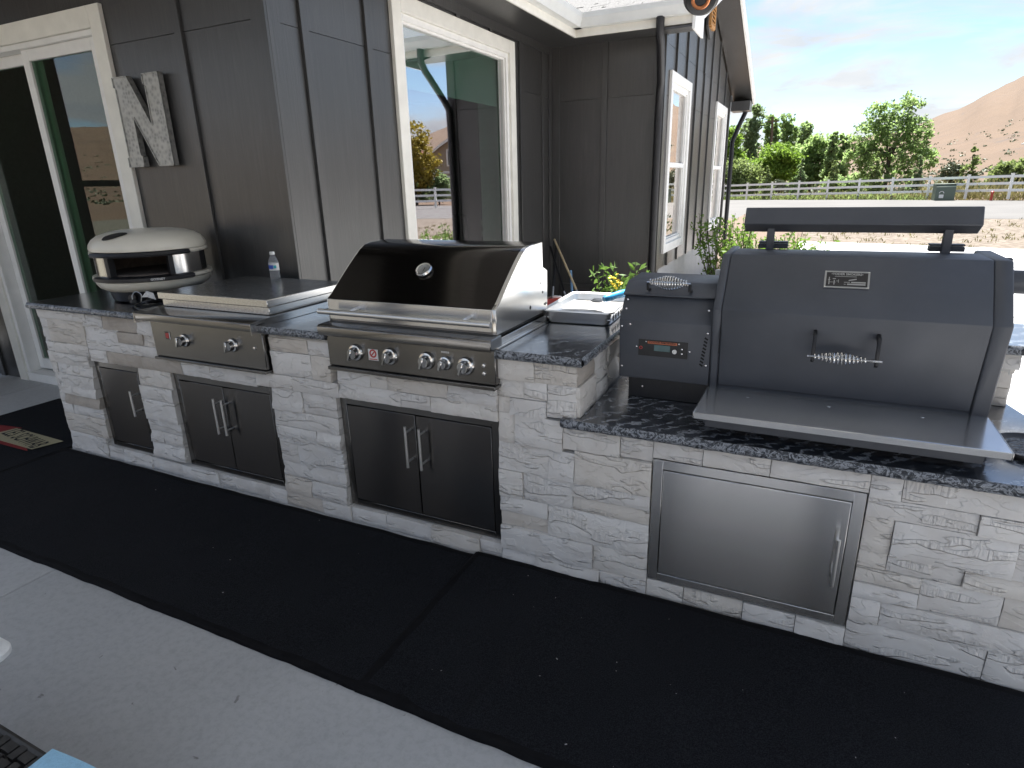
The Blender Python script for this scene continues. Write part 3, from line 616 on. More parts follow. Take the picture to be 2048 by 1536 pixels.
# core (behind the veneer, with recesses for the doors and appliances)
DOORS = [(-3.835, -3.405, .085, .645), (-3.125, -2.36, .08, .645), (-1.945, -1.09, .08, .66), (-.445, .26, .085, .61)]
APPL = [(-3.17, -2.325, .73, 1.0), (-1.95, -1.085, .80, 1.0)]
b = B()
for r in rects_minus((-4.235, -.76, 0, .938), DOORS+APPL): b.box(r[0], r[1], .03, .76, r[2], r[3])
for r in rects_minus((-.76, .765, 0, .688), DOORS): b.box(r[0], r[1], .03, .76, r[2], r[3])
for h in DOORS+APPL: b.box(h[0], h[1], .30, .76, h[2], min(h[3], .93))
mk('core', b, 'mortar', isl)
ST = [(-4.25,-3.77,.88,.94),(-3.77,-3.63,.855,.94),(-3.63,-3.30,.85,.94,1),(-3.30,-3.17,.85,.94),(-4.25,-4.18,.73,.88),(-4.18,-3.82,.735,.88),(-3.82,-3.77,.855,.88),
(-3.82,-3.50,.72,.855),(-3.50,-3.28,.785,.85,1),(-3.28,-3.17,.785,.85),(-3.50,-3.17,.72,.785),(-4.25,-4.16,.67,.73),(-4.16,-3.82,.67,.735),(-3.82,-3.65,.645,.72),(-3.65,-3.34,.645,.72,1),(-3.34,-3.01,.645,.72,1),
(-3.01,-2.795,.645,.73),(-2.795,-2.455,.645,.73),(-2.455,-2.21,.655,.73,0),
(-4.25,-4.19,.53,.67),(-4.19,-3.835,.60,.67),(-4.19,-4.10,.53,.60),(-4.10,-3.835,.53,.60),(-4.25,-4.14,.46,.53),(-4.14,-3.835,.46,.53),(-4.25,-4.19,.33,.46),(-4.19,-3.835,.40,.46),(-4.19,-3.835,.33,.40,1),(-4.25,-4.14,.26,.33),(-4.14,-3.835,.26,.33),(-4.25,-3.835,.13,.26),(-4.25,-3.87,0,.13),
(-3.87,-3.72,0,.082),(-3.72,-3.45,0,.082),(-3.405,-3.125,.545,.645),(-3.405,-3.125,.465,.545),(-3.405,-3.125,.335,.465),(-3.405,-3.125,.265,.335),(-3.405,-3.29,.19,.265),(-3.29,-3.125,.19,.265),(-3.405,-3.125,.10,.19),(-3.45,-3.18,0,.078),
(-3.18,-2.88,0,.078),(-2.88,-2.49,0,.078),(-2.49,-2.36,0,.078),
(-2.325,-1.95,.918,.938),(-2.325,-2.085,.85,.918),(-2.085,-1.95,.85,.918),(-2.325,-2.07,.73,.85),(-2.07,-1.95,.73,.85),(-2.21,-1.92,.655,.73),
(-2.36,-2.16,.545,.655),(-2.16,-1.945,.545,.655),(-2.36,-1.945,.46,.545),(-2.36,-2.095,.385,.46),(-2.095,-1.945,.385,.46),(-2.36,-2.24,.255,.385),(-2.24,-1.945,.255,.385),(-2.36,-1.945,.175,.255),(-2.36,-2.175,.08,.175),(-2.175,-1.945,.08,.175),(-2.36,-2.11,0,.08),(-2.11,-1.93,0,.08),
(-1.92,-1.73,.73,.80),(-1.73,-1.635,.73,.80),(-1.635,-1.32,.73,.80),(-1.32,-1.085,.73,.80),(-1.92,-1.57,.66,.73),(-1.57,-1.41,.66,.73),(-1.41,-1.085,.66,.73),
(-1.93,-1.72,0,.078),(-1.72,-1.46,0,.078),(-1.46,-1.2,0,.078),(-1.2,-1.09,0,.078),
(-1.085,-.92,.85,.938),(-.92,-.745,.85,.938),(-1.085,-.97,.775,.85),(-.97,-.87,.775,.85),(-.87,-.745,.715,.85),(-1.085,-1.03,.705,.775),(-1.03,-.87,.705,.775),(-1.085,-1.01,.575,.705),(-1.01,-.80,.575,.705),(-.80,-.57,.59,.688),(-.57,-.445,.59,.688),
(-1.09,-.86,.45,.575),(-.86,-.75,.45,.575),(-.75,-.445,.45,.59),(-1.09,-.98,.32,.45),(-.98,-.76,.32,.45),(-.76,-.445,.385,.45),(-.76,-.445,.32,.385),(-1.09,-.87,.25,.32),(-1.09,-.87,.18,.25),(-.87,-.445,.18,.32),(-1.09,-.67,.065,.18),(-.67,-.445,.065,.18),(-1.09,-.93,0,.065),(-.93,-.64,0,.065),(-.64,-.445,0,.065),
(-.445,-.265,.61,.688),(-.265,-.04,.61,.688),(-.04,.26,.61,.688),(-.445,-.3,0,.083),(-.3,-.08,0,.083),(-.08,.1,0,.083),(.1,.26,0,.083),
(.26,.35,.60,.688),(.35,.68,.60,.688),(.68,.78,.60,.688),(.26,.56,.53,.60),(.56,.78,.53,.60),(.26,.345,.40,.53),(.345,.67,.40,.53),(.67,.78,.40,.53),(.26,.345,.335,.40),(.345,.555,.335,.40),(.555,.78,.335,.40),(.26,.45,.275,.335),(.26,.45,.22,.275),(.45,.67,.22,.335),(.67,.78,.22,.335),(.26,.35,.13,.22),(.35,.78,.13,.22),(.26,.66,0,.13),(.66,.78,0,.13)]
def stone(u0, u1, z0, z1, frame, mat='stone', back=.03, chip=True):
    """frame(u, d, z) -> world; d>0 is outwards"""
    g_ = .0012; u0 += g_; u1 -= g_; z0 += g_; z1 -= g_
    nu = max(4, int((u1-u0)/.022)); nz = max(3, int((z1-z0)/.018)); prd = rnd.uniform(0, .017); sd_ = rnd.uniform(0, 99)
    style = rnd.random(); tilt = rnd.uniform(-.006, .006); ledge = rnd.uniform(.25, .75)
    b = B()
    for j in range(nz+1):
        for i in range(nu+1):
            fu, fz = i/nu, j/nz; u = u0+(u1-u0)*fu; z = z0+(z1-z0)*fz
            P_ = Vector((u*7+sd_, z*7, sd_)); n1 = noise.noise(P_); n2 = noise.noise(P_*3.1)
            d = prd+.004*n1+.003*n2+tilt*(fz-.5)
            if style < .45:                       # broken ledge running across the face
                e = ledge+.18*noise.noise(Vector((u*16+sd_, 0, 4)))
                d += .006 if fz < e else -.001
            elif style < .6: d += .005*abs(noise.noise(Vector((u*26+sd_, z*10, 1))))
            ed = min(i, nu-i, j, nz-j)
            if ed == 0:
                d -= .004+.005*abs(noise.noise(Vector((u*30+sd_, z*30, 9))))
                u += .0012*noise.noise(Vector((z*60, sd_, 2))) if i in (0, nu) else 0
            b.v.append(tuple(frame(u, d, z)))
    W_ = nu+1
    for j in range(nz):
        for i in range(nu): b.f.append((j*W_+i, j*W_+i+1, (j+1)*W_+i+1, (j+1)*W_+i))
    ring = [i for i in range(W_)]+[j*W_+nu for j in range(1, nz+1)]+[nz*W_+i for i in range(nu-1, -1, -1)]+[j*W_ for j in range(nz-1, 0, -1)]
    o = len(b.v)
    for (u, z) in ((u0, z0), (u1, z0), (u1, z1), (u0, z1)): b.v.append(tuple(frame(u, -back, z)))
    k = [0, nu, nu+nz, 2*nu+nz]; L = len(ring)
    for q in range(4):
        a, e = k[q], (k[q+1] if q < 3 else L)
        seq = [ring[t % L] for t in range(a, e+1)]
        b.f.append(tuple(seq[::-1])+(o+q, o+(q+1) % 4))
    c = frame((u0+u1)/2, 0, (z0+z1)/2)
    return mk('stone', b, mat, isl, smooth=True, org=c)
for s in ST: stone(*s[:4], lambda u, d, z: (u, -d, z), 'stone_tan' if len(s) > 4 and s[4] else 'stone')
# stones on the step's side, the island's ends and the raised bar post
def courses(u0, u1, z0, z1, frame, hs=(.065, .075, .13), lmin=.12, lmax=.4):
    z = z0
    while z < z1-.01:
        h = min(rnd.choice(hs), z1-z); h = h if z1-z-h > .03 else z1-z
        u = u0
        while u < u1-.01:
            l = rnd.uniform(lmin, lmax); l = l if u1-u-l > .08 else u1-u
            stone(u, u+l, z, z+h, frame, 'stone_tan' if rnd.random() < .12 else 'stone'); u += l
        z += h
F_px = lambda X: (lambda u, d, z: (X+d, u, z))
for s in ((.0, .20, .85, .938), (.20, .37, .80, .938), (.37, .56, .85, .938), (.56, .76, .82, .938), (.0, .20, .726, .85), (.20, .37, .726, .80), (.37, .56, .726, .85), (.56, .76, .726, .82)): stone(*s, F_px(-.745), 'stone_tan' if rnd.random() < .3 else 'stone', back=.012)
courses(.0, .76, 0, .688, F_px(.78)); courses(.0, .76, 0, .938, lambda u, d, z: (-4.25-d, u, z))
mk('bar_post', B().box(.46, .74, .735, 1.02, -.02, .938), 'mortar', isl)
for (z0, z1, x1) in ((.726, .80, .745), (.80, .875, .75), (.875, .938, .765)): stone(.45, x1, z0, z1, lambda u, d, z: (u, .73-d, z), back=.02)
courses(.735, 1.02, .0, .938, F_px(.745))
# countertops with chiselled fronts
def chis(path, z0, z1, closed=False):
    pass
def countertop(x0, x1, y0, y1, z1, th=.036, rough_edges=('f',), name='countertop', nx=None):
    """slab whose listed edges (f front, r right, l left) are rock-faced"""
    z0 = z1-th
    tp = mk(name, B().box(x0+.004, x1-.004, y0+.004, y1, z0, z1), 'granite', isl, org=((x0+x1)/2, (y0+y1)/2, z1))
    def edge(p, q, nrm):
        p, q, nrm = Vector(p), Vector(q), Vector(nrm); L = (q-p).length; n = max(4, int(L/.012)); b = B()
        rows = [(.0, 0.), (.2, .006), (.55, .008), (.85, .005), (1., -.003)]
        for i in range(n+1):
            for (fz, d) in rows:
                pp = p+(q-p)*(i/n); k = noise.noise(Vector((pp.x*38, pp.y*38, fz*3+z1*9)))
                dd = -.004 if fz == 0 else d+.007*k*(0.25 if fz == 1 else 1)
                b.v.append(tuple(pp+nrm*dd+Vector((0, 0, z1+.0004-fz*th))))
        K = len(rows)
        for i in range(n):
            for j in range(K-1): b.f.append((i*K+j, (i+1)*K+j, (i+1)*K+j+1, i*K+j+1))
        mk('rough_edge', b, 'granite_edge', tp, smooth=True, autos=False)
    if 'f' in rough_edges: edge((x0, y0, 0), (x1, y0, 0), (0, -1, 0))
    if 'r' in rough_edges: edge((x1, y0, 0), (x1, y1, 0), (1, 0, 0))
    if 'l' in rough_edges: edge((x0, y1, 0), (x0, y0, 0), (-1, 0, 0))
    return tp
countertop(-4.285, -3.16, -.035, .775, ZU, rough_edges=('f', 'l')); countertop(-2.33, -1.935, -.035, .775, ZU)
countertop(-1.075, -.715, -.035, .775, ZU, rough_edges=('f', 'r'))
mk('countertop', B().box(-3.159, -2.331, .64, .775, ZU-.036, ZU-.0005), 'granite', isl); mk('countertop', B().box(-1.934, -1.076, .56, .775, ZU-.036, ZU-.0005), 'granite', isl)
lowtop = mk('countertop', B().prism([(-.732, -.031), (.796, -.031), (.796, .62), (.76, .775), (-.732, .775)], ZL-.036, ZL, 'z'), 'granite', isl)
mk('countertop', B().box(-.80, -.733, -.031, -.002, ZL-.036, ZL), 'granite', lowtop)
def edge_strip(p, q, nrm, z1, th, par, n=None):
    p, q, nrm = Vector(p), Vector(q), Vector(nrm); L = (q-p).length; n = max(4, int(L/.012)); b = B(); rows = [(.0, 0.), (.2, .006), (.55, .009), (.85, .005), (1., -.003)]
    for i in range(n+1):
        for (fz, d) in rows:
            pp = p+(q-p)*(i/n); k = noise.noise(Vector((pp.x*38, pp.y*38, fz*3+z1*9)))
            b.v.append(tuple(pp+nrm*(-.004 if fz == 0 else d+.007*k)+Vector((0, 0, z1+.0004-fz*th))))
    K = len(rows)
    for i in range(n):
        for j in range(K-1): b.f.append((i*K+j, (i+1)*K+j, (i+1)*K+j+1, i*K+j+1))
    mk('rough_edge', b, 'granite_edge', par, smooth=True, autos=False)
edge_strip((-.80, -.035, 0), (.80, -.035, 0), (0, -1, 0), ZL, .036, lowtop); edge_strip((.80, -.035, 0), (.80, .62, 0), (1, 0, 0), ZL, .036, lowtop)
bar = mk('bar_top', B().box(.40, 2.1, .69, 1.12, .94, .976), 'granite', isl); edge_strip((.40, .686, 0), (2.1, .686, 0), (0, -1, 0), .976, .036, bar)
# access doors
def pull(par, x, z0, z1, y):
    b = B().tube([(x, y-.045, z0), (x, y-.045, z1)], .0068, 10)
    for z in (z0+.028, z1-.028): b.tube([(x, y-.045, z), (x, y-.001, z)], .005, 8)
    mk('handle', b, 'pull_steel', par, smooth=True)
def access(i, nd_, hx, yf=.018, mat='steel_door_shaded', fm='steel_panel_shaded'):
    x0, x1, z0, z1 = DOORS[i]; x0 += .004; x1 -= .004; z0 += .003; z1 -= .003; fw = .036; b = B()
    for r in ((x0, x0+fw, z0, z1), (x1-fw, x1, z0, z1), (x0+fw, x1-fw, z0, z0+fw*.9), (x0+fw, x1-fw, z1-fw, z1)): b.box(r[0], r[1], yf, .16, r[2], r[3])
    b.box(x0+fw, x1-fw, yf+.03, yf+.04, z0+fw*.9, z1-fw)
    d = mk('access_door', b, fm, isl, bevel=.0012, org=((x0+x1)/2, yf, z0))
    e = .004; xs = np.linspace(x0+fw, x1-fw, nd_+1)
    for k in range(nd_):
        mk('door_panel', B().box(xs[k]+e*.6, xs[k+1]-e*.6, yf-.001, yf+.018, z0+fw*.9+e, z1-fw-e), mat, d, bevel=.0025, org=(xs[k], yf, z0))
    for (x, a, c_) in hx: pull(d, x, a, c_, yf)
access(0, 1, [(-3.475, .345, .50)]); access(1, 2, [(-2.775, .345, .545), (-2.715, .345, .545)]); access(2, 2, [(-1.545, .375, .575), (-1.472, .375, .575)])
access(3, 1, [(.193, .265, .445)], yf=-.004, mat='steel', fm='steel')

# ------------------------------------------------------------------ griddle
def knob(par, x, z, y, r=.034, ang=.25):
    k = mk('knob', B().rev([(.0001, 0), (r*1.12, 0), (r*1.16, -.004), (r*1.05, -.010), (r*.8, -.012), (r*.74, -.03), (r*.70, -.034), (.0001, -.034)], (x, y, z), 28, axis='y'), 'chrome', par, smooth=True, org=(x, y, z))
    c_, s_2 = math.cos(ang), math.sin(ang)
    mk('grip', B().obox((x, y-.036, z), (.0075*c_, 0, -.0075*s_2), (0, .017, 0), (r*.86*s_2, 0, r*.86*c_)), 'chrome', k, bevel=.003)
gx0, gx1 = -3.15, -2.335
gr = thing('griddle', ((gx0+gx1)/2, .25, .74), 'built-in stainless flat top griddle with its lid closed and two knobs', 'griddle')
mk('firebox', B().box(gx0+.01, gx1-.01, .012, .62, .745, .985), 'steel_panel_shaded', gr)
mk('control_panel', B().box(gx0, gx1, -.032, .011, .752, .958), 'steel_panel_shaded', gr, bevel=.003)
mk('drip_lip', B().box(gx0+.004, gx1+.006, -.05, .005, .737, .7505), 'steel_panel_shaded', gr, bevel=.002)
mk('top_tray', B().prism([(-.034, .9585), (-.10, .962), (-.104, .998), (-.098, 1.003), (.04, 1.007), (.64, 1.007), (.64, .99), (.02, .986)], gx0-.012, gx1+.012, 'x'), 'steel_panel_shaded', gr, bevel=.002)
for x0, x1 in ((gx0-.0155, gx0-.0125), (gx1+.0125, gx1+.0155)):
    mk('side_bracket', B().prism([(-.104, .945), (-.104, 1.0), (-.02, 1.008), (.62, 1.012), (.62, .978), (-.005, .976), (-.03, .94)], x0, x1, 'x'), 'steel_bright', gr)
mk('bracket_slot', B().box(gx1+.0156, gx1+.0162, -.07, -.025, .984, .989), 'slot_dark', gr)
mk('lid', B().box(gx0+.012, gx1-.022, .055, .635, 1.008, 1.048).box(gx0-.002, gx1-.014, .042, .645, 1.0485, 1.086), 'steel_lid', gr, bevel=.003)
for x, z in ((-2.898, .857), (-2.543, .863)): knob(gr, x, z, -.0325, .030, .12)
mk('warning_sticker', B().box(-3.045, -3.005, -.0335, -.0322, .852, .893), 'black_plastic', gr); mk('sticker_print', B().box(-3.041, -3.016, -.0342, -.0337, .858, .886), 'red_sticker', gr); mk('sticker_edge', B().box(-3.012, -3.006, -.0342, -.0337, .853, .892), 'sticker_white', gr)
mk('button', B().rev([(.0001, 0), (.008, 0), (.008, -.004), (.0001, -.006)], (-2.395, -.0325, .86), 14, axis='y'), 'chrome', gr, smooth=True)

# ------------------------------------------------------------------ gas grill
qx0, qx1 = -1.925, -1.082
gg = thing('gas_grill', ((qx0+qx1)/2, .25, .8), 'built-in stainless gas grill with a closed black rounded hood', 'gas grill')
mk('firebox', B().box(qx0+.005, qx1-.005, .012, .53, .81, 1.02), 'steel_panel_shaded', gg)
mk('control_panel', B().box(qx0-.006, qx1+.006, -.032, .011, .826, .972), 'steel_panel_shaded', gg, bevel=.003)
mk('drip_lip', B().box(qx0-.004, qx1+.008, -.05, .008, .808, .824), 'steel_panel_shaded', gg, bevel=.002)
mk('bull_nose', B().prism([(-.034, .9725), (-.076, .975), (-.082, 1.016), (-.07, 1.022), (.02, 1.024), (.02, .9725)], qx0-.012, qx1+.012, 'x'), 'steel_panel_shaded', gg, bevel=.003)
prof = [(.004, 1.127), (.035, 1.150), (.072, 1.180), (.111, 1.211), (.165, 1.253), (.218, 1.291), (.255, 1.316), (.292, 1.334), (.34, 1.341), (.47, 1.344)]
def shell(pr, t, x0, x1):
    inn = [(y+t*.7, z-t) for y, z in pr][::-1]
    return B().prism(pr+inn, x0, x1, 'x')
mk('hood', shell(prof, .012, qx0, qx1-.0205), 'hood_black', gg, smooth=True)
mk('hood_band', B().prism([(.0, 1.034), (-.002, 1.1255), (.012, 1.1255), (.014, 1.034)], qx0, qx1-.0205, 'x'), 'steel', gg, bevel=.002)
mk('hood_base', B().prism([(.008, 1.0245), (.008, 1.033), (.47, 1.033), (.47, 1.0245)], qx0, qx1-.0205, 'x'), 'steel_panel_shaded', gg)
for x0, x1 in ((qx1-.02, qx1), (qx0-.004, qx0-.0005)):
    mk('hood_end', B().prism([(.0, 1.0245), (-.003, 1.127)]+prof[1:]+[(.475, 1.22), (.475, 1.0245)], x0, x1, 'x'), 'steel_bright', gg, bevel=.002)
mk('rear_box', B().prism([(.476, 1.0), (.476, 1.235), (.53, 1.212), (.53, 1.0)], qx0+.005, qx1-.002, 'x'), 'steel_bright', gg, bevel=.002)
mk('side_flange', B().box(qx1+.0065, qx1+.020, -.03, .54, .9765, .984).box(qx1+.0065, qx1+.0095, -.078, .54, .984, 1.012), 'steel_bright', gg, bevel=.001)
for (y, z, r) in ((.47, 1.12, .006), (.445, 1.165, .004), (.50, 1.06, .006), (.515, 1.062, .005), (.33, 1.075, .009)):
    mk('screw', B().rev([(.0001, .003), (r, .0005), (r, 0)], (qx1+.0003, y, z), 10, axis='x'), 'black_metal', gg)
hb_ = B().tube([(qx0+.006, -.072, 1.083), (qx1+.012, -.072, 1.083)], .0125, 16)
hd = mk('handle', hb_, 'pull_steel', gg, smooth=True)
for x in (qx0+.16, qx1-.12): mk('handle_bracket', B().tube([(x, -.070, 1.083), (x, -.002, 1.09)], .008, 10), 'chrome', hd, smooth=True)
# thermometer, on the sloping hood
tn = Vector((0, -.60, .80)).normalized(); tp_ = Vector((-1.50, .148, 1.243))
XF = Matrix.Translation(tp_) @ tn.to_track_quat('Z', 'Y').to_matrix().to_4x4()
th = mk('thermometer', B().rev([(.026, .0), (.036, .0), (.038, .008), (.034, .016), (.028, .014), (.026, .006)], n=32), 'chrome', gg, smooth=True, xf=XF)
mk('dial', B().rev([(.0001, .007), (.0265, .007), (.0265, .003), (.0001, .003)], n=24), 'galvanized', th, xf=XF); mk('needle', B().obox((0, .002, .0085), (.0012, 0, 0), (0, .012, 0), (0, 0, .0006)), 'black_plastic', th, xf=XF)
for i, (x, z) in enumerate(((-1.770, .899), (-1.585, .899), (-1.398, .899), (-1.307, .898), (-1.211, .895))): knob(gg, x, z, -.0325, .026 if i == 3 else .033, .30)
mk('warning_sticker', B().box(-1.702, -1.650, -.0332, -.0322, .872, .922), 'sticker_white', gg)
mk('sticker_sign', B().rev([(.012, 0), (.019, 0), (.019, -.0006), (.012, -.0006)], (-1.676, -.0334, .903), 24, axis='y').obox((-1.676, -.0337, .903), (.009, 0, .009), (.002, 0, -.002), (0, .0004, 0)).box(-1.698, -1.654, -.0338, -.0334, .875, .879), 'red_sticker', gg)
mk('knob_print', B().box(-1.325, -1.318, -.0329, -.0323, .9405, .9475).box(-1.316, -1.307, -.0329, -.0323, .9405, .9475).box(-1.305, -1.298, -.0329, -.0323, .9405, .9475).box(-1.296, -1.288, -.0329, -.0323, .9405, .9475), 'sticker_white', gg)
for z in (.905, .872): mk('button', B().rev([(.0001, 0), (.008, 0), (.008, -.005), (.0001, -.007)], (-1.128, -.0325, z), 14, axis='y'), 'chrome', gg, smooth=True)

# ------------------------------------------------------------------ pellet smoker
sm = thing('pellet_smoker', (.0, .5, ZL), 'matte black pellet smoker with coil handle and steel front shelf', 'smoker')
SX0, SX1 = -.302, .594
mk('base', B().box(SX0+.012, SX1-.02, .118, .80, ZL+.001, .80), 'powder', sm, bevel=.004)
bp_ = [(.290, .815), (.238, 1.135), (.395, 1.318), (.70, 1.318), (.86, 1.13), (.80, .815)]
mk('barrel', B().prism([(.30, .806), (.25, 1.133), (.402, 1.309), (.695, 1.309), (.85, 1.13), (.79, .806)], SX0+.01, SX1-.05, 'x'), 'powder', sm)
dl = mk('lid', B().prism([(.288, .83), (.236, 1.135), (.393, 1.320), (.60, 1.320), (.60, 1.3105), (.399, 1.3105), (.247, 1.133), (.298, .83)], SX0+.032, SX1-.052, 'x'), 'powder', sm, bevel=.003)
for x0, x1 in ((SX1-.0505, SX1), (SX0, SX0+.030)):
    mk('end_cap', B().prism([(.287, .81), (.2355, 1.1355), (.3935, 1.3205), (.703, 1.3205), (.864, 1.13), (.804, .81)], x0, x1, 'x'), 'powder', sm, bevel=.005)
mk('lid_slot', B().obox((SX0+.0315, .247, 1.04), (.0012, 0, 0), (0, .012, .07), (0, .004, -.0006)), 'slot_dark', sm)
# shelf
sh = mk('front_shelf', B().box(SX0-.003, SX1, -.02, .30, .815, .8195), 'steel_shelf', sm, bevel=.001)
mk('shelf_lip', B().box(SX0-.003, SX1, -.024, -.0205, .797, .8195).box(SX0-.0065, SX0-.0035, -.024, .25, .797, .8195).box(SX1+.0005, SX1+.0035, -.024, .25, .797, .8195), 'steel_bright', sh, bevel=.001)
mk('shelf_bracket', B().box(SX0+.03, SX1-.05, .03, .117, .752, .7965), 'powder', sh)
for x in (-.15, .12, .40): mk('screw', B().rev([(.0001, .003), (.006, .0015), (.006, 0)], (x, .21, .8197), 12), 'chrome', sh)
# name plate with its print
nrm = Vector((0, -(1.32-1.135), .393-.236)).normalized(); upv = Vector((0, .393-.236, 1.32-1.135)).normalized()
pm = Matrix((Vector((1, 0, 0)), upv, nrm)).transposed(); pc0 = Vector((.124, .330, 1.2465))
def pl(nm, u0, u1, v0, v1, d0, d1, mat, par): 
    c_ = pc0+Vector((1, 0, 0))*((u0+u1)/2)+upv*((v0+v1)/2)+nrm*((d0+d1)/2)
    return mk(nm, B().obox(c_, Vector((1, 0, 0))*((u1-u0)/2), upv*((v1-v0)/2), nrm*((d1-d0)/2)), mat, par)
np_ = pl('name_plate', -.070, .070, -.034, .034, .0, .004, 'galvanized', sm)
pl('plate_field', -.064, .064, -.028, .028, .0042, .0048, 'black_plastic', np_)
text_part('lettering', '\u2022YODER SMOKERS\u2022', .012, pc0+upv*.0205+nrm*.0052, pm, 'galvanized', np_, .0003, .0003, width=.098)
pl('print_line', -.038, .030, .0105, .0122, .005, .0054, 'galvanized', np_)
for (u0, u1, v0, v1) in ((.014, .058, -.014, -.009), (.002, .058, -.022, -.0165), (-.008, .010, -.0125, -.0105), (-.008, -.002, -.0205, -.0185)): pl('print_bar', u0, u1, v0, v1, .005, .0055, 'galvanized', np_)
for (u0, u1, v0, v1) in ((-.056, -.053, -.022, .008), (-.058, -.051, -.004, -.001), (-.053, -.034, -.013, -.0115), (-.040, -.037, -.022, -.004), (-.044, -.034, .0, .003), (-.032, -.026, -.008, -.0065), (-.026, -.0245, -.014, -.001)): pl('smoker_drawing', u0, u1, v0, v1, .005, .0053, 'galvanized', np_)
mk('eagle_mark', B().obox(pc0+Vector((.018, 0, 0))+upv*-.001+nrm*.0052, Vector((.012, 0, 0))+upv*.003, upv*.0022, nrm*.0003), 'galvanized', np_)
for u in (-.066, .066):
    for v_ in (-.031, .031): pl('rivet', u-.002, u+.002, v_-.002, v_+.002, .004, .0055, 'chrome', np_)
# coil handles
def coil(par, c, half, rmax, rmin, turns, wire, rod, axisdir=Vector((1, 0, 0)), rodext=.02):
    n = int(turns*14); path = []
    for i in range(n+1):
        t = i/n; rr = rmin+(rmax-rmin)*math.sin(math.pi*min(1, max(0, (t-.08)/.84)))**1.2; a = t*turns*2*math.pi
        path.append(Vector(c)+axisdir*(half*(2*t-1))+Vector((0, rr*math.cos(a), rr*math.sin(a))))
    k = mk('coil_grip', B().tube(path, wire, 6), 'chrome', par, smooth=True)
    mk('rod', B().tube([Vector(c)-axisdir*(half+rodext), Vector(c)+axisdir*(half+rodext)], rod, 8), 'chrome', k, smooth=True)
# main handle: two arms leave the lid and hang down
hz, hy = 1.002, .190
hn = mk('handle', B().prism([(.252, 1.085), (.205, 1.075), (.192, 1.04), (.185, .985), (.196, .978), (.205, 1.03), (.222, 1.06), (.258, 1.062)], .041, .053, 'x').prism([(.252, 1.085), (.205, 1.075), (.192, 1.04), (.185, .985), (.196, .978), (.205, 1.03), (.222, 1.06), (.258, 1.062)], .234, .246, 'x'), 'black_metal', sm, bevel=.002)
coil(hn, (.130, hy, hz), .082, .023, .009, 14, .0027, .0045, rodext=.018)
mk('rod_end', B().tube([(.034, hy, hz), (.256, hy, hz)], .0045, 8), 'chrome', hn, smooth=True)
# counterweight beam on posts
cw = mk('counterweight', B().obox((.137, .585, 1.434), (.386, 0, 0), Vector((0, .866, -.5))*.034, Vector((0, .5, .866))*.036), 'powder', sm, bevel=.003)
for x in (-.150, .434): mk('post', B().obox((x, .583, 1.362), (.014, 0, 0), (0, .014, 0), (0, .0, .045)), 'powder', cw, bevel=.002)
for x in (-.14, .444): mk('hinge', B().box(x-.055, x+.055, .62, .66, 1.3205, 1.338).obox((x, .642, 1.344), (.055, 0, 0), (0, .02, 0), (0, 0, .003)), 'powder', sm, bevel=.002)
# exhaust stack
ch = mk('exhaust', B().tube([(SX1+.0005, .52, 1.235), (SX1+.30, .52, 1.235)], .040, 24), 'powder', sm, smooth=True)
mk('collar', B().tube([(SX1+.0008, .52, 1.235), (SX1+.026, .52, 1.235)], .046, 24), 'powder', ch, smooth=True)
mk('damper_knob', B().tube([(SX1+.012, .52, 1.28), (SX1+.012, .52, 1.305)], .004, 8).rev([(.0001, 0), (.014, .002), (.015, .008), (.01, .013), (.0001, .014)], (SX1+.012, .52, 1.302), 16), 'black_metal', ch, smooth=True)
# pellet hopper
HX0, HX1 = -.662, -.304
hp = [(.283, .822), (.264, 1.066), (.333, 1.153), (.62, 1.153), (.62, .822)]
mk('hopper', B().prism(hp, HX0, HX1, 'x'), 'powder', sm, bevel=.003)
mk('hopper_base', B().box(HX0+.03, HX1-.002, .33, .6, ZL+.002, .8215), 'black_metal', sm)
hl = mk('hopper_lid', B().prism([(.323, 1.154), (.318, 1.160), (.392, 1.205), (.60, 1.209), (.628, 1.165), (.628, 1.154)], HX0-.004, HX1-.002, 'x'), 'powder', sm, bevel=.004)
for x in (-.565, -.403): mk('handle_arm', B().tube([(x, .352, 1.178), (x, .315, 1.185), (x, .312, 1.21)], .006, 8), 'black_metal', hl, smooth=True)
coil(hl, (-.485, .312, 1.212), .074, .026, .011, 15, .0027, .004, rodext=.010)
for (x, y, z) in ((HX0+.012, .2630, 1.04), (HX0+.012, .279, .87), (HX0+.045, .2648, 1.05), (HX1-.014, .2645, 1.035), (HX1-.014, .2755, .905), (HX0+.02, .292, 1.105), (HX0+.018, .318, 1.138), (HX1-.02, .300, 1.115), (HX0+.02, .3255, .79), (HX0+.09, .3255, .775)):
    mk('screw', B().rev([(.0001, -.004), (.004, -.003), (.0055, 0)], (x, y-.0006, z), 12, axis='y'), 'chrome', sm)
# controller
cy = lambda z: .283-(z-.822)/(1.066-.822)*.019
def ctl(nm, x0, x1, z0, z1, d0, d1, mat, par): 
    y = cy((z0+z1)/2); return mk(nm, B().box(x0, x1, y-d1, y-d0, z0, z1), mat, par)
ctp = ctl('controller', -.582, -.388, .925, .992, .0, .004, 'black_plastic', sm)
ctl('display', -.519, -.456, .948, .972, .0042, .006, 'lcd', ctp)
ctl('name_strip', -.545, -.430, .9765, .9865, .0042, .0055, 'orange', ctp)
text_part('lettering', 'YODER SMOKERS', .008, (-.4875, cy(.9825)-.0058, .9825), FRONT, 'black_plastic', ctp, .0002, .0002, width=.106)
for x in (-.552, -.423): mk('rivet', B().rev([(.0001, -.003), (.0035, 0)], (x, cy(.98)-.0045, .9825), 10, axis='y'), 'chrome', ctp)
mk('dial', B().rev([(.0001, -.012), (.009, -.012), (.0105, -.010), (.0105, 0)], (-.437, cy(.95)-.004, .953), 24, axis='y'), 'chrome', ctp, smooth=True)
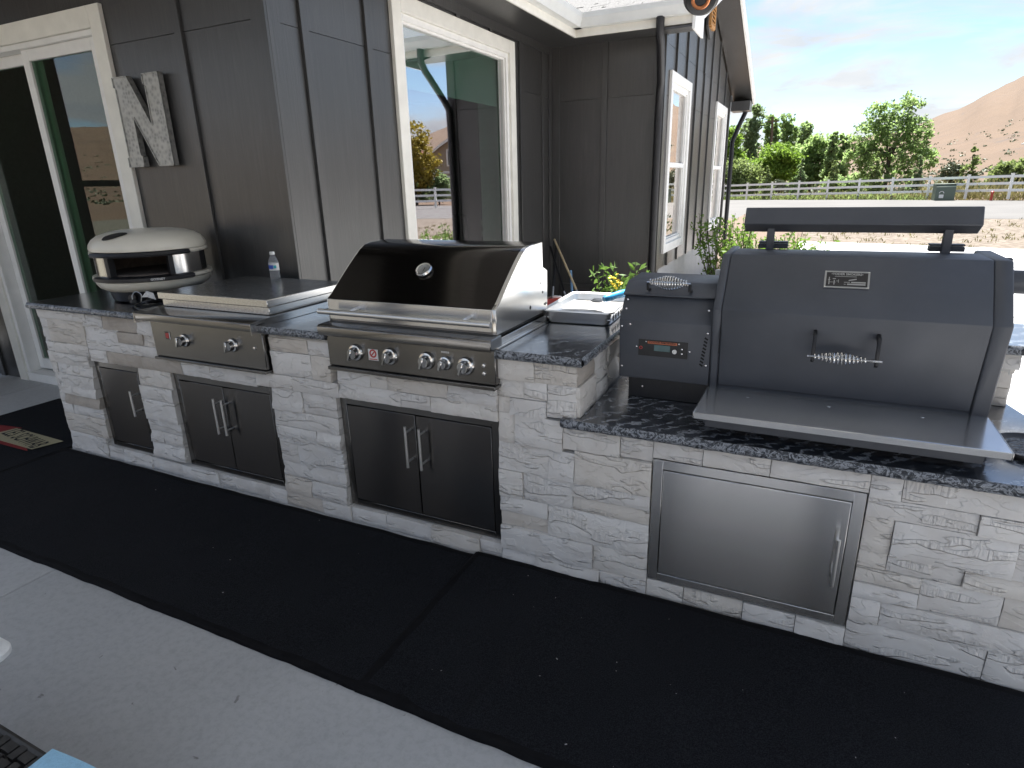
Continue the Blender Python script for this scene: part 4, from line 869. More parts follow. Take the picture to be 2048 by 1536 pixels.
for (x, z) in ((-.410, .963), (-.410, .944), (-.589, .960), (-.381, .956)): mk('button', B().rev([(.0001, -.004), (.0035, -.003), (.0035, 0)], (x, cy(z)-.004, z), 12, axis='y'), 'chrome', ctp)
mk('probe_jack', B().rev([(.004, -.002), (.0065, -.002), (.0065, 0), (.004, 0)], (-.572, cy(.957)-.004, .957), 16, axis='y'), 'red_sticker', ctp)
for k in range(9):
    z = .905+k*.0135; mk('vent_slot', B().obox((HX1-.032+k*.0018, cy(z)-.0006, z), (.006, 0, -.004), (.0018, 0, .0027), (0, .0006, 0)), 'slot_dark', sm)
mk('power_socket', B().box(HX0-.014, HX0-.0005, .40, .44, .955, .985), 'black_plastic', sm)

# ------------------------------------------------------------------ pizza oven
ov = thing('pizza_oven', (-3.66, .40, ZU), 'cream domed pizza oven with open mouth on the counter by the glass door', 'pizza oven')
XO = Matrix.Translation((-3.66, .40, 0)) @ Matrix.Rotation(R(40), 4, 'Z')
FA = -math.pi/2                                        # local front
def arc(prof, a0, a1, n=40, caps=True): return B().rev(prof, (0, 0, 0), n, a0, a1, caps=caps)
mk('base', B().rev([(.001, .9765), (.225, .9765), (.245, .985), (.258, 1.045), (.001, 1.045)], n=40), 'black_plastic', ov, smooth=True, xf=XO)
mk('bowl', B().rev([(.235, 1.038), (.272, 1.044), (.300, 1.062), (.314, 1.085), (.318, 1.103), (.300, 1.107), (.001, 1.107)], n=56), 'cream_enamel', ov, smooth=True, xf=XO)
mk('lower_rim', arc([(.285, 1.1075), (.320, 1.105), (.327, 1.113), (.324, 1.130), (.285, 1.1305)], FA+.95, FA+2*math.pi-.95), 'cream_enamel', ov, smooth=True, xf=XO)
mk('sill', arc([(.200, 1.1080), (.322, 1.103), (.338, 1.110), (.338, 1.127), (.325, 1.133), (.200, 1.133)], FA-.94, FA+.94), 'black_metal', ov, smooth=True, xf=XO)
mk('cooking_stone', B().rev([(.001, 1.1332), (.26, 1.1332), (.26, 1.140), (.001, 1.140)], n=32), 'firebrick', ov, xf=XO)
mk('side_band', arc([(.282, 1.1308), (.300, 1.1308), (.300, 1.2495), (.282, 1.2495)], FA+.64, FA+1.30), 'steel_bright', ov, smooth=True, xf=XO)
mk('side_band', arc([(.282, 1.1308), (.300, 1.1308), (.300, 1.2495), (.282, 1.2495)], FA-1.30, FA-.64), 'steel_bright', ov, smooth=True, xf=XO)
mk('rear_band', arc([(.280, 1.1308), (.297, 1.1308), (.297, 1.2495), (.280, 1.2495)], FA+1.302, FA+2*math.pi-1.302), 'black_metal', ov, smooth=True, xf=XO)
for s in (-1, 1): mk('mouth_post', arc([(.262, 1.1335), (.304, 1.1335), (.304, 1.2495), (.262, 1.2495)], *sorted((FA+s*.635, FA+s*.545)), n=6), 'black_metal', ov, xf=XO)
mk('inner_wall', arc([(.255, 1.1405), (.262, 1.1405), (.262, 1.2495), (.255, 1.2495)], FA+.60, FA+2*math.pi-.60), 'firebrick', ov, smooth=True, xf=XO)
mk('visor', arc([(.24, 1.250), (.330, 1.246), (.334, 1.256), (.326, 1.270), (.24, 1.272)], FA-.94, FA+.94), 'black_metal', ov, smooth=True, xf=XO)
mk('upper_rim', arc([(.24, 1.2505), (.314, 1.250), (.320, 1.258), (.318, 1.272), (.24, 1.274)], FA+.95, FA+2*math.pi-.95), 'cream_enamel', ov, smooth=True, xf=XO)
dm = [(.24, 1.2745), (.314, 1.2745), (.317, 1.288), (.312, 1.310), (.294, 1.336), (.262, 1.358), (.21, 1.375), (.15, 1.384), (.07, 1.388), (.001, 1.389)]
mk('dome', B().rev(dm, n=64), 'cream_enamel', ov, smooth=True, xf=XO)
# flue opening on the dome, front left
dz_ = lambda lx, ly: float(np.interp(math.hypot(lx, ly), [d[0] for d in dm[2:]][::-1], [d[1] for d in dm[2:]][::-1]))+.004
fl = B()
for rr in (1., .66, .33):
    for k in range(28):
        a = 2*math.pi*k/28; lx, ly = -.105+.068*rr*math.cos(a), -.225+.034*rr*math.sin(a); fl.v.append((lx, ly, dz_(lx, ly)))
fl.v.append((-.105, -.225, dz_(-.105, -.225)))
fl.f = [(q*28+k, q*28+(k+1) % 28, (q+1)*28+(k+1) % 28, (q+1)*28+k) for q in (0, 1) for k in range(28)]+[(56+k, 56+(k+1) % 28, 84) for k in range(28)]
mk('flue', fl, 'black_metal', ov, xf=XO)
q_ = Matrix.Rotation(.30, 3, 'Z')
lm = XO.to_3x3() @ q_ @ FRONT
text_part('lettering', 'GOZNEY', .017, XO @ (q_ @ Vector((0, -.3392, 1.1185))), lm, 'sticker_white', ov, .0008, .0004, width=.075)
mk('gas_valve', B().rev([(.001, -.028), (.02, -.026), (.024, 0)], (-.07, -.245, 1.012), 20, axis='y'), 'black_plastic', ov, smooth=True, xf=XO)

# power cord with tag
def catmull(p, n=10):
    p = [Vector(q) for q in p]; P_ = [p[0]]+p+[p[-1]]; out = []
    for i in range(1, len(P_)-2):
        for k in range(n):
            t = k/n; a, b_, c_, d_ = P_[i-1:i+3]
            out.append(.5*((2*b_)+(c_-a)*t+(2*a-5*b_+4*c_-d_)*t*t+(-a+3*b_-3*c_+d_)*t**3))
    return out+[p[-1]]
cd = thing('power_cord', (-3.33, .14, ZU), 'coiled dark power cord with a white tag beside the pizza oven', 'cord')
zc = ZU+.008
mk('cable', B().tube(catmull([(-3.50, .13, zc), (-3.42, .10, zc+.005), (-3.34, .12, zc+.03), (-3.28, .17, zc+.045), (-3.32, .21, zc+.05), (-3.40, .19, zc+.04), (-3.38, .12, zc+.02), (-3.28, .09, zc+.01), (-3.20, .10, zc+.012), (-3.19, .15, zc+.03), (-3.26, .19, zc+.04), (-3.36, .15, zc+.03), (-3.40, .07, zc+.01), (-3.30, .03, zc), (-3.19, .05, zc)]), .006, 8), 'black_plastic', cd, smooth=True)
mk('cable_loop', B().tube(catmull([(-3.46, .10, zc+.01), (-3.475, .11, zc+.05), (-3.45, .12, zc+.075), (-3.415, .125, zc+.06), (-3.42, .12, zc+.02)]), .003, 6), 'galvanized', cd, smooth=True)
mk('plug', B().tube([(-3.50, .12, zc+.012), (-3.455, .105, zc+.02)], .016, 10), 'black_plastic', cd, smooth=True, bevel=.003)
mk('paper_tag', B().add([(-3.41, .12, zc+.045), (-3.33, .10, zc+.055), (-3.30, .13, zc+.035), (-3.335, .145, zc+.07), (-3.40, .15, zc+.078)], [(0, 1, 2, 3, 4)]).add([(-3.33, .05, zc+.02), (-3.25, .06, zc+.03), (-3.24, .10, zc+.026), (-3.32, .10, zc+.012)], [(0, 1, 2, 3)]), 'white_plastic', cd)

# water bottle on the griddle lid
wb = thing('water_bottle', (-2.86, .60, 1.0865), 'small clear water bottle with blue label on the griddle lid', 'bottle')
bc = (-2.86, .60, 1.0866)
mk('body', B().rev([(.001, 0), (.026, .0), (.0285, .006), (.0285, .022), (.0265, .028), (.0285, .034), (.0285, .095), (.027, .104), (.019, .125), (.0125, .135), (.0125, .142), (.001, .142)], bc, 28), 'bottle_plastic', wb, smooth=True)
mk('label', B().rev([(.0289, .052), (.0289, .094)], bc, 28), 'sticker_white', wb, smooth=True); mk('label_print', B().rev([(.0292, .062), (.0292, .084)], bc, 14, -2.3, -.9), 'blue_label', wb, smooth=True); mk('label_patch', B().rev([(.0292, .064), (.0292, .082)], bc, 8, -.85, -.3), 'teal_label', wb, smooth=True)
mk('cap', B().rev([(.001, .1425), (.0145, .1425), (.015, .148), (.014, .159), (.001, .160)], bc, 20), 'white_plastic', wb, smooth=True)

# roasting tray with rack and a blue handled brush
tr = thing('roasting_tray', (-.925, .72, ZU), 'dented metal roasting tray with a rack on the counter by the grill', 'tray')
XT = Matrix.Translation((-.935, .725, ZU+.001)) @ Matrix.Rotation(R(3), 4, 'Z')
def rr_(hw, hd, r, z, n=6):
    pts = []
    for cx, cy_, a0 in ((hw-r, hd-r, 0), (-hw+r, hd-r, 90), (-hw+r, -hd+r, 180), (hw-r, -hd+r, 270)):
        for k in range(n+1):
            a = R(a0+90*k/n); pts.append((cx+r*math.cos(a), cy_+r*math.sin(a), z))
    return pts
def loft(rings, close=True):
    b = B(); n = len(rings[0])
    for r in rings: b.v += r
    for i in range(len(rings)-1):
        for k in range(n): b.f.append((i*n+k, i*n+(k+1) % n, (i+1)*n+(k+1) % n, (i+1)*n+k))
    if close: b.f.append(tuple(range((len(rings)-1)*n, len(rings)*n)))
    return b
mk('pan', loft([rr_(.166, .246, .035, .062), rr_(.170, .250, .037, .064), rr_(.171, .251, .037, .058), rr_(.158, .238, .03, .056), rr_(.146, .226, .03, .004), rr_(.140, .220, .03, .0), rr_(.02, .02, .01, .0)]), 'foil_metal', tr, smooth=True, xf=XT)
mk('pan_inside', loft([rr_(.157, .237, .03, .0575), rr_(.147, .227, .03, .007), rr_(.02, .02, .01, .007)]), 'foil_metal', tr, smooth=True, xf=XT)
b = B().tube([(-.145, -.225, .026), (.145, -.225, .026), (.145, .225, .026), (-.145, .225, .026), (-.145, -.225, .026)], .0025, 6)
for k in range(22):
    y = -.21+k*.02; b.tube([(-.145, y, .026), (.145, y, .026)], .0014, 5)
rk = mk('rack', b, 'foil_metal', tr, smooth=True, xf=XT)
for k in range(8): mk('side_slot', B().box(.1695, .1712, -.19+k*.05, -.172+k*.05, .016, .046), 'slot_dark', tr, xf=XT @ Matrix.Translation((-.016, 0, 0)))
mk('foil', B().rev([(.0001, .008), (.05, .006), (.08, .0)], (-.03, -.10, .030), 18, sx=1.5), 'foil_metal', tr, smooth=True, xf=XT)
bl = thing('grill_brush', (-.82, .80, ZU+.06), 'blue handled scraper lying across the roasting tray', 'scraper')
mk('handle', B().tube(catmull([(-.875, .735, 1.052), (-.85, .77, 1.058), (-.82, .82, 1.064), (-.795, .87, 1.066), (-.785, .895, 1.064)], 5), [.013, .015, .017, .018, .019, .019, .018, .018, .018, .019, .02, .02, .02, .02, .019, .018, .017, .016, .015, .013, .010], 12), 'blue_handle', bl, smooth=True)
mk('head', B().rev([(.0001, 0), (.024, 0), (.027, .006), (.02, .014), (.0001, .016)], (-.895, .70, 1.046), 20).box(-.925, -.895, .69, .715, 1.046, 1.052), 'white_plastic', bl, smooth=True)

# round wavy glass tray, capped bottle behind the hopper
tv = thing('round_trivet', (.735, .27, ZL), 'round dark dish with rippled glass beside the smoker shelf', 'dish')
mk('rim', B().rev([(.09, .001), (.118, .001), (.124, .012), (.120, .018), (.110, .012), (.09, .008)], (.735, .27, ZL+.0004), 40), 'black_metal', tv, smooth=True)
mk('glass', B().rev([(.0001, .009), (.109, .009), (.109, .002), (.0001, .002)], (.735, .27, ZL+.0006), 40), 'wave_glass', tv, smooth=True)
cb = thing('capped_bottle', (-.345, .70, ZL), 'white capped bottle standing behind the pellet hopper', 'bottle')
mk('body', B().rev([(.001, 0), (.045, 0), (.047, .02), (.047, .36), (.04, .41), (.017, .455), (.001, .455)], (-.345, .70, ZL+.0005), 20), 'bottle_plastic', cb, smooth=True)
mk('cap', B().rev([(.017, .456), (.022, .458), (.022, .468), (.019, .47), (.019, .492), (.001, .494)], (-.345, .70, ZL), 20), 'white_plastic', cb, smooth=True)

# ------------------------------------------------------------------ mats
def floor_mat(name, x0, x1, y0, y1, label, folds=(), z=.011, seed=0, wav=.012, nx=140, ny=40):
    t = thing(name, ((x0+x1)/2, (y0+y1)/2, 0), label, 'mat')
    b = B()
    for j in range(ny+1):
        for i in range(nx+1):
            u, v_ = x0+(x1-x0)*i/nx, y0+(y1-y0)*j/ny
            e = wav*noise.noise(Vector((u*3.3, seed, 0)))+.35*wav*noise.noise(Vector((u*11, seed, 5)))
            e2 = .35*wav*noise.noise(Vector((u*6, seed+9, 0)))
            y = v_+e*(1-j/ny)+e2*(j/ny)
            zz = z+.004+.0035*noise.noise(Vector((u*2.5, v_*3, seed)))+.002*noise.noise(Vector((u*9, v_*9, seed)))
            for fx, fy0, amp, wd, sl in folds:
                k = max(0, 1-max(0, v_-fy0)/.35); zz += amp*k*math.exp(-((u-fx-sl*(v_-y0))/wd)**2)
            if i in (0, nx) or j in (0, ny): zz = min(zz-.003, z+.003)
            b.v.append((u, y, max(.003, zz)))
    W_ = nx+1
    for j in range(ny):
        for i in range(nx): b.f.append((j*W_+i, j*W_+i+1, (j+1)*W_+i+1, (j+1)*W_+i))
    top = mk('pile', b, 'carpet', t, smooth=True, autos=False)
    # rubber hem along the border
    bv = b.v
    def hem(ids, nrm):
        h = B()
        for q in ids:
            p = Vector(bv[q]); n_ = Vector(nrm)
            h.v += [tuple(p-n_*.030+Vector((0, 0, .0022))), tuple(p-n_*.006+Vector((0, 0, .0050))), tuple(p+n_*.006+Vector((0, 0, .003))), tuple(Vector((p.x+n_.x*.009, p.y+n_.y*.009, .0012)))]
        for i in range(len(ids)-1):
            for k in range(3): h.f.append((i*4+k, (i+1)*4+k, (i+1)*4+k+1, i*4+k+1))
        mk('hem', h, 'mat_rubber', t, smooth=True, autos=False)
    hem([i for i in range(W_)], (0, -1, 0)); hem([ny*W_+i for i in range(W_)], (0, 1, 0)); hem([j*W_ for j in range(ny+1)], (-1, 0, 0)); hem([j*W_+nx for j in range(ny+1)], (1, 0, 0))
    return t
floor_mat('floor_mat', -4.255, -1.185, -.868, -.045, 'long black carpet mat below the griddle and gas grill', seed=1, folds=((-1.30, -.9, .006, .10, 0),))
floor_mat('floor_mat', -1.205, .785, -.872, -.025, 'black carpet mat with a raised fold below the smoker', seed=4, folds=((-1.15, -1.2, .012, .035, -.03), (-.80, -.75, .020, .035, .10), (-.93, -.75, .012, .07, .05)), z=.0145)
lg = floor_mat('door_mat', -5.40, -4.262, -1.0, .55, 'black door mat with red and tan printed tyre shop sign', seed=8, wav=.004)
def flat(nm, pts, z, mat, par): return mk(nm, B().add([(p[0], p[1], z) for p in pts], [tuple(range(len(pts)))]), mat, par)
flat('red_print', [(-5.20, .01), (-4.93, .045), (-4.955, -.02), (-4.47, -.165), (-4.44, -.180), (-4.80, -.185), (-5.25, -.15)], .0205, 'mat_red', lg)
flat('tan_print', [(-4.965, .025), (-4.385, .012), (-4.44, -.155), (-5.02, -.150)], .0213, 'mat_yellow', lg)
text_part('lettering', 'LES SCHWAB', .15, (-4.70, -.066, .0221), Matrix(((1, .28, 0), (0, 1, 0), (0, 0, 1))), 'mat_ink', lg, .0003, .0015, spacing=1.08, width=.50)
# crumbs and lint lying on the mats
b = B()
for k in range(32):
    x = rnd.uniform(-3.2, .7); x = x if rnd.random() < .45 else rnd.uniform(-1.2, .7); y = rnd.uniform(-.85, -.08); s = rnd.choice((.0005, .0006, .0008, .0012)); a = rnd.uniform(0, 6.3); L = s*rnd.uniform(1, 3)
    b.obox((x, y, .0225), (math.cos(a)*L, math.sin(a)*L, 0), (-math.sin(a)*s, math.cos(a)*s, 0), (0, 0, s*.6))
o = mk('crumbs', b, 'mortar'); setp(o, 'pale crumbs and lint scattered over the black mats', 'crumbs', kind='stuff')

# ------------------------------------------------------------------ near-camera furniture (bottom left)
wk_ = thing('wicker_ottoman', (-1.75, -1.95, 0), 'dark woven wicker ottoman at the lower left corner', 'ottoman')
mk('frame', B().box(-2.2, -1.365, -2.3, -1.64, .02, .43), 'wicker', wk_, bevel=.02)
b = B()
for i in range(26):
    for j in range(20):
        x = -2.19+i*.0325; y = -2.29+j*.0335
        if (i+j) % 2: b.obox((x, y, .436), (.0165, 0, 0), (0, .011, 0), (0, 0, .006))
        else: b.obox((x, y, .436), (.011, 0, 0), (0, .0165, 0), (0, 0, .006))
mk('weave', b, 'wicker', wk_, kind='stuff')
mk('border', B().tube([(-2.2, -1.635, .432), (-1.36, -1.635, .432), (-1.36, -2.3, .432)], .012, 8), 'wicker', wk_, smooth=True)
tw = thing('cushioned_stool', (-1.12, -1.83, 0), 'low stool with a light blue cushion beside the wicker ottoman', 'stool')
b = B()
for j in range(13):
    for i in range(13):
        u, v_ = i/12, j/12; e = min(u, 1-u, v_, 1-v_); z = .478+.022*min(1, e*7)**.5+.003*noise.noise(Vector((u*3, v_*3, 1)))
        b.v.append((-1.338+.40*u+.004*math.sin(v_*5), -1.62-.42*v_-.012*(2*u-1)**2, z))
for j in range(12):
    for i in range(12): b.f.append((j*13+i, j*13+i+1, (j+1)*13+i+1, (j+1)*13+i))
mk('cushion', b, 'blue_cloth', tw, smooth=True, autos=False)
mk('seat', B().box(-1.335, -.94, -2.04, -1.635, .40, .4775), 'blue_cloth', tw, bevel=.01)
for x in (-1.28, -1.0):
    for y in (-1.98, -1.70): mk('leg', B().tube([(x, y, 0), (x, y, .40)], .015, 8), 'black_metal', tw, smooth=True)
tb_ = thing('white_side_table', (-2.2, -1.54, 0), 'white rounded narrow table end at the left edge', 'side table')
XS = Matrix.Translation((-2.097, -1.545, .432))
mk('table_top', loft([rr_(.295, .07, .045, 0), rr_(.30, .075, .048, .005), rr_(.30, .075, .048, .018), rr_(.295, .07, .045, .022)]).add(rr_(.295, .07, .045, 0), [tuple(range(28))]), 'white_plastic', tb_, smooth=True, xf=XS)
mk('leg', B().tube([(-2.37, -1.545, 0), (-2.37, -1.545, .4315)], .02, 12), 'white_plastic', tb_, smooth=True)

# ------------------------------------------------------------------ poles, bucket behind the grill
def pole(name, label, pts, r, mats, head=None):
    t = thing(name, pts[-1], label, 'broom')
    p0, p1 = Vector(pts[0]), Vector(pts[-1])
    k = .5
    mid = p0+(p1-p0)*k
    mk('grip', B().tube([p0, mid], r, 10), mats[0], t, smooth=True); mk('shaft', B().tube([mid, p1], r*.75, 10), mats[1], t, smooth=True)
    if head: mk('head', B().obox(p1+Vector((0, 0, .04)), (.14, 0, 0), (0, .03, 0), (0, 0, .035)), head, t, bevel=.01)
pole('broom', 'wooden handled pole leaning in the corner behind the grill', [(-2.80, 4.93, .93), (-1.72, 3.5, .0)], .0125, ('wood_pole', 'grey_pole'), 'black_plastic')
pole('broom', 'black gripped grey pole leaning beside the house window', [(-2.82, 4.85, .85), (-2.05, 3.75, .0)], .014, ('black_plastic', 'grey_pole'), 'black_plastic')
pole('broom', 'upright thin grey pole standing nearest the red bucket', [(-2.76, 4.88, .86), (-2.56, 4.2, .0)], .015, ('black_plastic', 'grey_pole'), 'black_plastic')
pole('broom', 'thin pale blue pole standing between the grey poles', [(-2.45, 4.55, .62), (-2.2, 4.0, .0)], .014, ('blue_pole', 'blue_pole'), 'black_plastic')
bk = thing('bucket', (-2.10, 3.3, 0), 'red plastic bucket on the ground behind the grill', 'bucket')
mk('shell', B().rev([(.10, 0), (.16, .50), (.17, .52), (.165, .53), (.15, .50), (.095, .02), (.001, .02)], (-2.13, 3.3, -.02), 28), 'red_plastic', bk, smooth=True)
mk('bail', B().tube([(-2.13+.165*math.cos(a), 3.3+.02, .49+.06*math.sin(a)) for a in np.linspace(0, math.pi, 12)], .004, 6), 'chrome', bk, smooth=True)
mk('handle', B().box(-2.17, -2.09, 3.30, 3.34, .54, .56), 'white_plastic', bk, bevel=.006)

# ------------------------------------------------------------------ foliage helpers
def npmesh(name, verts, faces, mat, parent=None, org=(0, 0, 0), kind=None, label=None):
    me = bpy.data.meshes.new(name); nv, nf = len(verts), len(faces); k = faces.shape[1]
    me.vertices.add(nv); me.vertices.foreach_set('co', (verts-np.array(org)).astype(np.float32).ravel())
    me.loops.add(nf*k); me.loops.foreach_set('vertex_index', faces.astype(np.int32).ravel())
    me.polygons.add(nf); me.polygons.foreach_set('loop_start', np.arange(0, nf*k, k, dtype=np.int32)); me.polygons.foreach_set('loop_total', np.full(nf, k, dtype=np.int32))
    me.update(); me.materials.append(MT[mat])
    o = bpy.data.objects.new(name, me); col.objects.link(o); po = WO[parent.name] if parent else Vector((0, 0, 0))
    if parent: o.parent = parent
    o.location = Vector(org)-po; WO[o.name] = Vector(org)
    if kind: o['kind'] = kind
    return o
nr = np.random.default_rng(11)
def leaves(pts, size, up=0.3, aspect=.6):
    """one diamond leaf (quad) per point"""
    n = len(pts); d = nr.normal(size=(n, 3)); d /= np.linalg.norm(d, axis=1)[:, None]; d[:, 2] += up; d /= np.linalg.norm(d, axis=1)[:, None]
    e = nr.normal(size=(n, 3)); e -= d*(e*d).sum(1)[:, None]; e /= np.linalg.norm(e, axis=1)[:, None]
    s = size*nr.uniform(.6, 1.3, (n, 1))
    V = np.stack([pts-d*s, pts+e*s*aspect, pts+d*s, pts-e*s*aspect], 1).reshape(-1, 3)
    return V, np.arange(4*n).reshape(-1, 4)
def clump_points(lobes, n, shell=.35, sub=26, spread=.22):
    """leaf clumps inside ellipsoid lobes (cx,cy,cz,rx,ry,rz): clumps near the surface, gaps between"""
    out = []; vol = np.array([l[3]*l[4]*l[5] for l in lobes])**(2/3); vol /= vol.sum()
    for l, v_ in zip(lobes, vol):
        m_ = max(3, int(1.6*n*v_/sub)); d = nr.normal(size=(m_, 3)); d /= np.linalg.norm(d, axis=1)[:, None]
        r = nr.uniform(shell, 1, m_)**.6; c = d*r[:, None]*np.array(l[3:6])+np.array(l[:3])
        rs = spread*min(l[3:6])
        p = np.repeat(c, sub, 0)+nr.normal(size=(m_*sub, 3))*rs*np.repeat(nr.uniform(.5, 1.2, m_), sub)[:, None]*np.array([1, 1, .8])
        out.append(p)
    return np.concatenate(out)
def tree(name, x, y, z, lobes, n, leaf, mat, label, group, trunk_h, trunk_r, limbs=5, spread=.22, cat='tree'):
    t = thing(name, (x, y, z), label, cat, group)
    L = [(x+l[0], y+l[1], z+l[2], *l[3:]) for l in lobes]
    V, F = leaves(clump_points(L, n, spread=spread), leaf); npmesh('crown', V, F, mat, t, (x, y, z))
    b = B(); pts = [(x, y, z-.1), (x+.02*trunk_h, y, z+trunk_h*.5), (x-.01*trunk_h, y, z+trunk_h)]
    b.tube(pts, [trunk_r, trunk_r*.8, trunk_r*.5], 8)
    rr = random.Random(int(abs(x*100)+y))
    for k in range(limbs):
        l = L[k % len(L)]; s0 = trunk_h*rr.uniform(.45, .98); e = Vector((l[0]+rr.uniform(-.5, .5)*l[3], l[1]+rr.uniform(-.5, .5)*l[4], l[2]+rr.uniform(-.2, .5)*l[5]))
        p = Vector((x, y, z+s0)); b.tube([p, p+(e-p)*.5+Vector((0, 0, .15*trunk_h*rr.random())), e], [trunk_r*.45, trunk_r*.3, trunk_r*.1], 6)
    mk('trunk', b, 'bark', t, smooth=True)
    return t
ZG = -.2
def poplar(x, y, h, w, mat, label, n=3800, leaf=.16):
    k = 5; lobes = [(nr.uniform(-.12, .12)*w, nr.uniform(-.1, .1)*w, h*(.14+.72*i/(k-1)), w*.5*(1.0-.55*abs(i/(k-1)-.35)), w*.45*(1.0-.5*abs(i/(k-1)-.35)), h*.17) for i in range(k)]
    tree('poplar_tree', x, y, ZG, lobes, n, leaf, mat, label, 'poplars beyond the fence', h*.8, .14, 6)
poplar(-7.03, 72.6, 8.7, 2.5, 'leaf_dark', 'tallest dark green poplar of the cluster near the house corner')
poplar(-5.45, 75.7, 8.2, 2.1, 'leaf_poplar', 'poplar directly behind the utility pole')
poplar(-3.8, 77.8, 8.3, 2.5, 'leaf_poplar', 'pale green poplar right of the utility pole')
poplar(-2.04, 75.9, 7.1, 2.0, 'leaf_poplar', 'lower poplar at the right end of the poplar cluster')
poplar(.66, 63.9, 5.4, 1.15, 'leaf_poplar', 'narrow upright poplar on the left of a pair above the fence', 1800)
poplar(1.62, 64.9, 5.3, 1.35, 'leaf_poplar', 'narrow upright poplar leaning right of its pair above the fence', 1800)
tree('round_tree', -4.1, 63.8, ZG, [(-1.2, 0, 2.6, 1.3, 1.2, 1.0), (.2, 0, 3.5, 1.5, 1.3, 1.1), (1.3, 0, 3.0, 1.2, 1.1, .9), (.1, .2, 2.1, 1.9, 1.3, 1.0)], 5200, .15, 'leaf_yellow', 'bright yellow green rounded tree in front of the poplars', 'trees beyond the fence', 2.2, .14)
tree('leafy_tree', -.86, 67.9, ZG, [(-.9, 0, 3.2, 1.3, 1.1, 1.2), (.3, 0, 4.2, 1.2, 1.1, 1.3), (.9, 0, 2.8, 1.1, 1.0, 1.2), (-.2, 0, 1.6, 1.7, 1.2, 1.2)], 4400, .17, 'leaf_green', 'mid green full tree between the yellow green tree and the narrow pair', 'trees beyond the fence', 2.6, .16)
tree('leafy_tree', -7.6, 59.5, ZG, [(0, 0, 4.9, .9, .9, 1.2), (.3, 0, 3.2, 1.1, 1.0, 1.3), (-.5, 0, 2.2, 1.2, 1., 1.2)], 3000, .15, 'leaf_yellow', 'light green tree showing just right of the house corner', 'trees beyond the fence', 2.6, .14)
tree('bushy_tree', -5.95, 53.6, ZG, [(-.6, 0, 2.0, 1.1, 1., 1.2), (.5, 0, 1.7, 1.2, 1., 1.2), (.1, 0, .9, 1.6, 1.1, .8)], 4200, .12, 'leaf_conifer', 'low dense olive green bushy tree against the fence near the house', 'trees beyond the fence', 1.2, .1)
BT = [(-1.0, 0, 5.9, 1.0, 1.1, 1.2), (.9, 0, 6.3, 1.0, 1.0, 1.1), (-1.6, .2, 4.4, 1.3, 1.2, 1.1), (.2, 0, 4.7, 1.4, 1.3, 1.2), (1.7, 0, 4.4, 1.2, 1.2, 1.1), (-2.3, 0, 2.8, 1.0, 1.1, .9), (-.9, .3, 2.9, 1.2, 1.2, 1.0), (1.0, 0, 2.9, 1.3, 1.2, 1.0), (2.4, 0, 2.7, .9, 1.0, .9), (0, .3, 1.5, 2.2, 1.3, .8)]
tree('big_tree', 4.6, 55.7, ZG, BT, 6500, .12, 'leaf_green', 'largest spreading green tree rising above the white fence', 'trees beyond the fence', 3.6, .17, 12, .2)
def conifer(x, y, h, w, label, mat='leaf_conifer', n=1700):
    k = 7; lobes = [(nr.uniform(-.05, .05)*w, 0, h*(.08+.84*i/(k-1)), max(.1, w*.55*(1-i/k)), max(.1, w*.5*(1-i/k)), h*.09) for i in range(k)]
    tree('young_conifer', x, y, ZG, lobes, n, .085, mat, label, 'young conifers along the fence', h*.75, .05, 4)
conifer(-1.35, 50.9, 3.1, 1.2, 'young dark conifer left of the narrow poplar pair', 'leaf_dark'); conifer(.88, 51.0, 2.9, 1.35, 'young conifer under the narrow poplar pair'); conifer(-3.64, 51.4, 2.6, 1.3, 'young conifer below the yellow green tree')
conifer(3.48, 50.4, 3.2, 1.4, 'young conifer at the left foot of the largest tree'); conifer(6.07, 50.2, 3.0, 1.2, 'young dark conifer at the right foot of the largest tree', 'leaf_dark'); conifer(9.25, 51.6, 3.7, 1.7, 'lone young conifer right of the largest tree')
tree('sage_shrub', 9.35, 59.2, ZG, [(0, 0, 1.6, .75, .7, .8)], 900, .11, 'leaf_sage', 'grey green rounded shrub between the largest tree and the lone conifer', 'trees beyond the fence', 1., .05, cat='shrub')
tree('hedge_bush', 11.7, 51.7, ZG, [(-.6, 0, 1.4, .9, .8, .9), (.6, 0, 1.5, 1.0, .8, .9), (1.8, 0, 1.5, 1., .8, .9)], 3200, .12, 'leaf_conifer', 'dense dark bush at the right edge behind the fence', 'trees beyond the fence', 1., .07, cat='bush')
tree('sage_shrub', -3.1, 57.5, ZG, [(0, 0, .9, .6, .6, .5)], 500, .1, 'leaf_sage', 'small grey sage shrub left of the dark conifer', 'trees beyond the fence', .5, .04, cat='shrub')
tree('leafy_bush', 2.9, 60, ZG, [(0, 0, 1.0, 1.3, .8, .9), (-1.8, 0, .9, 1., .8, .8)], 1800, .12, 'leaf_poplar', 'low green bush left of the largest tree', 'trees beyond the fence', .8, .05, cat='bush')
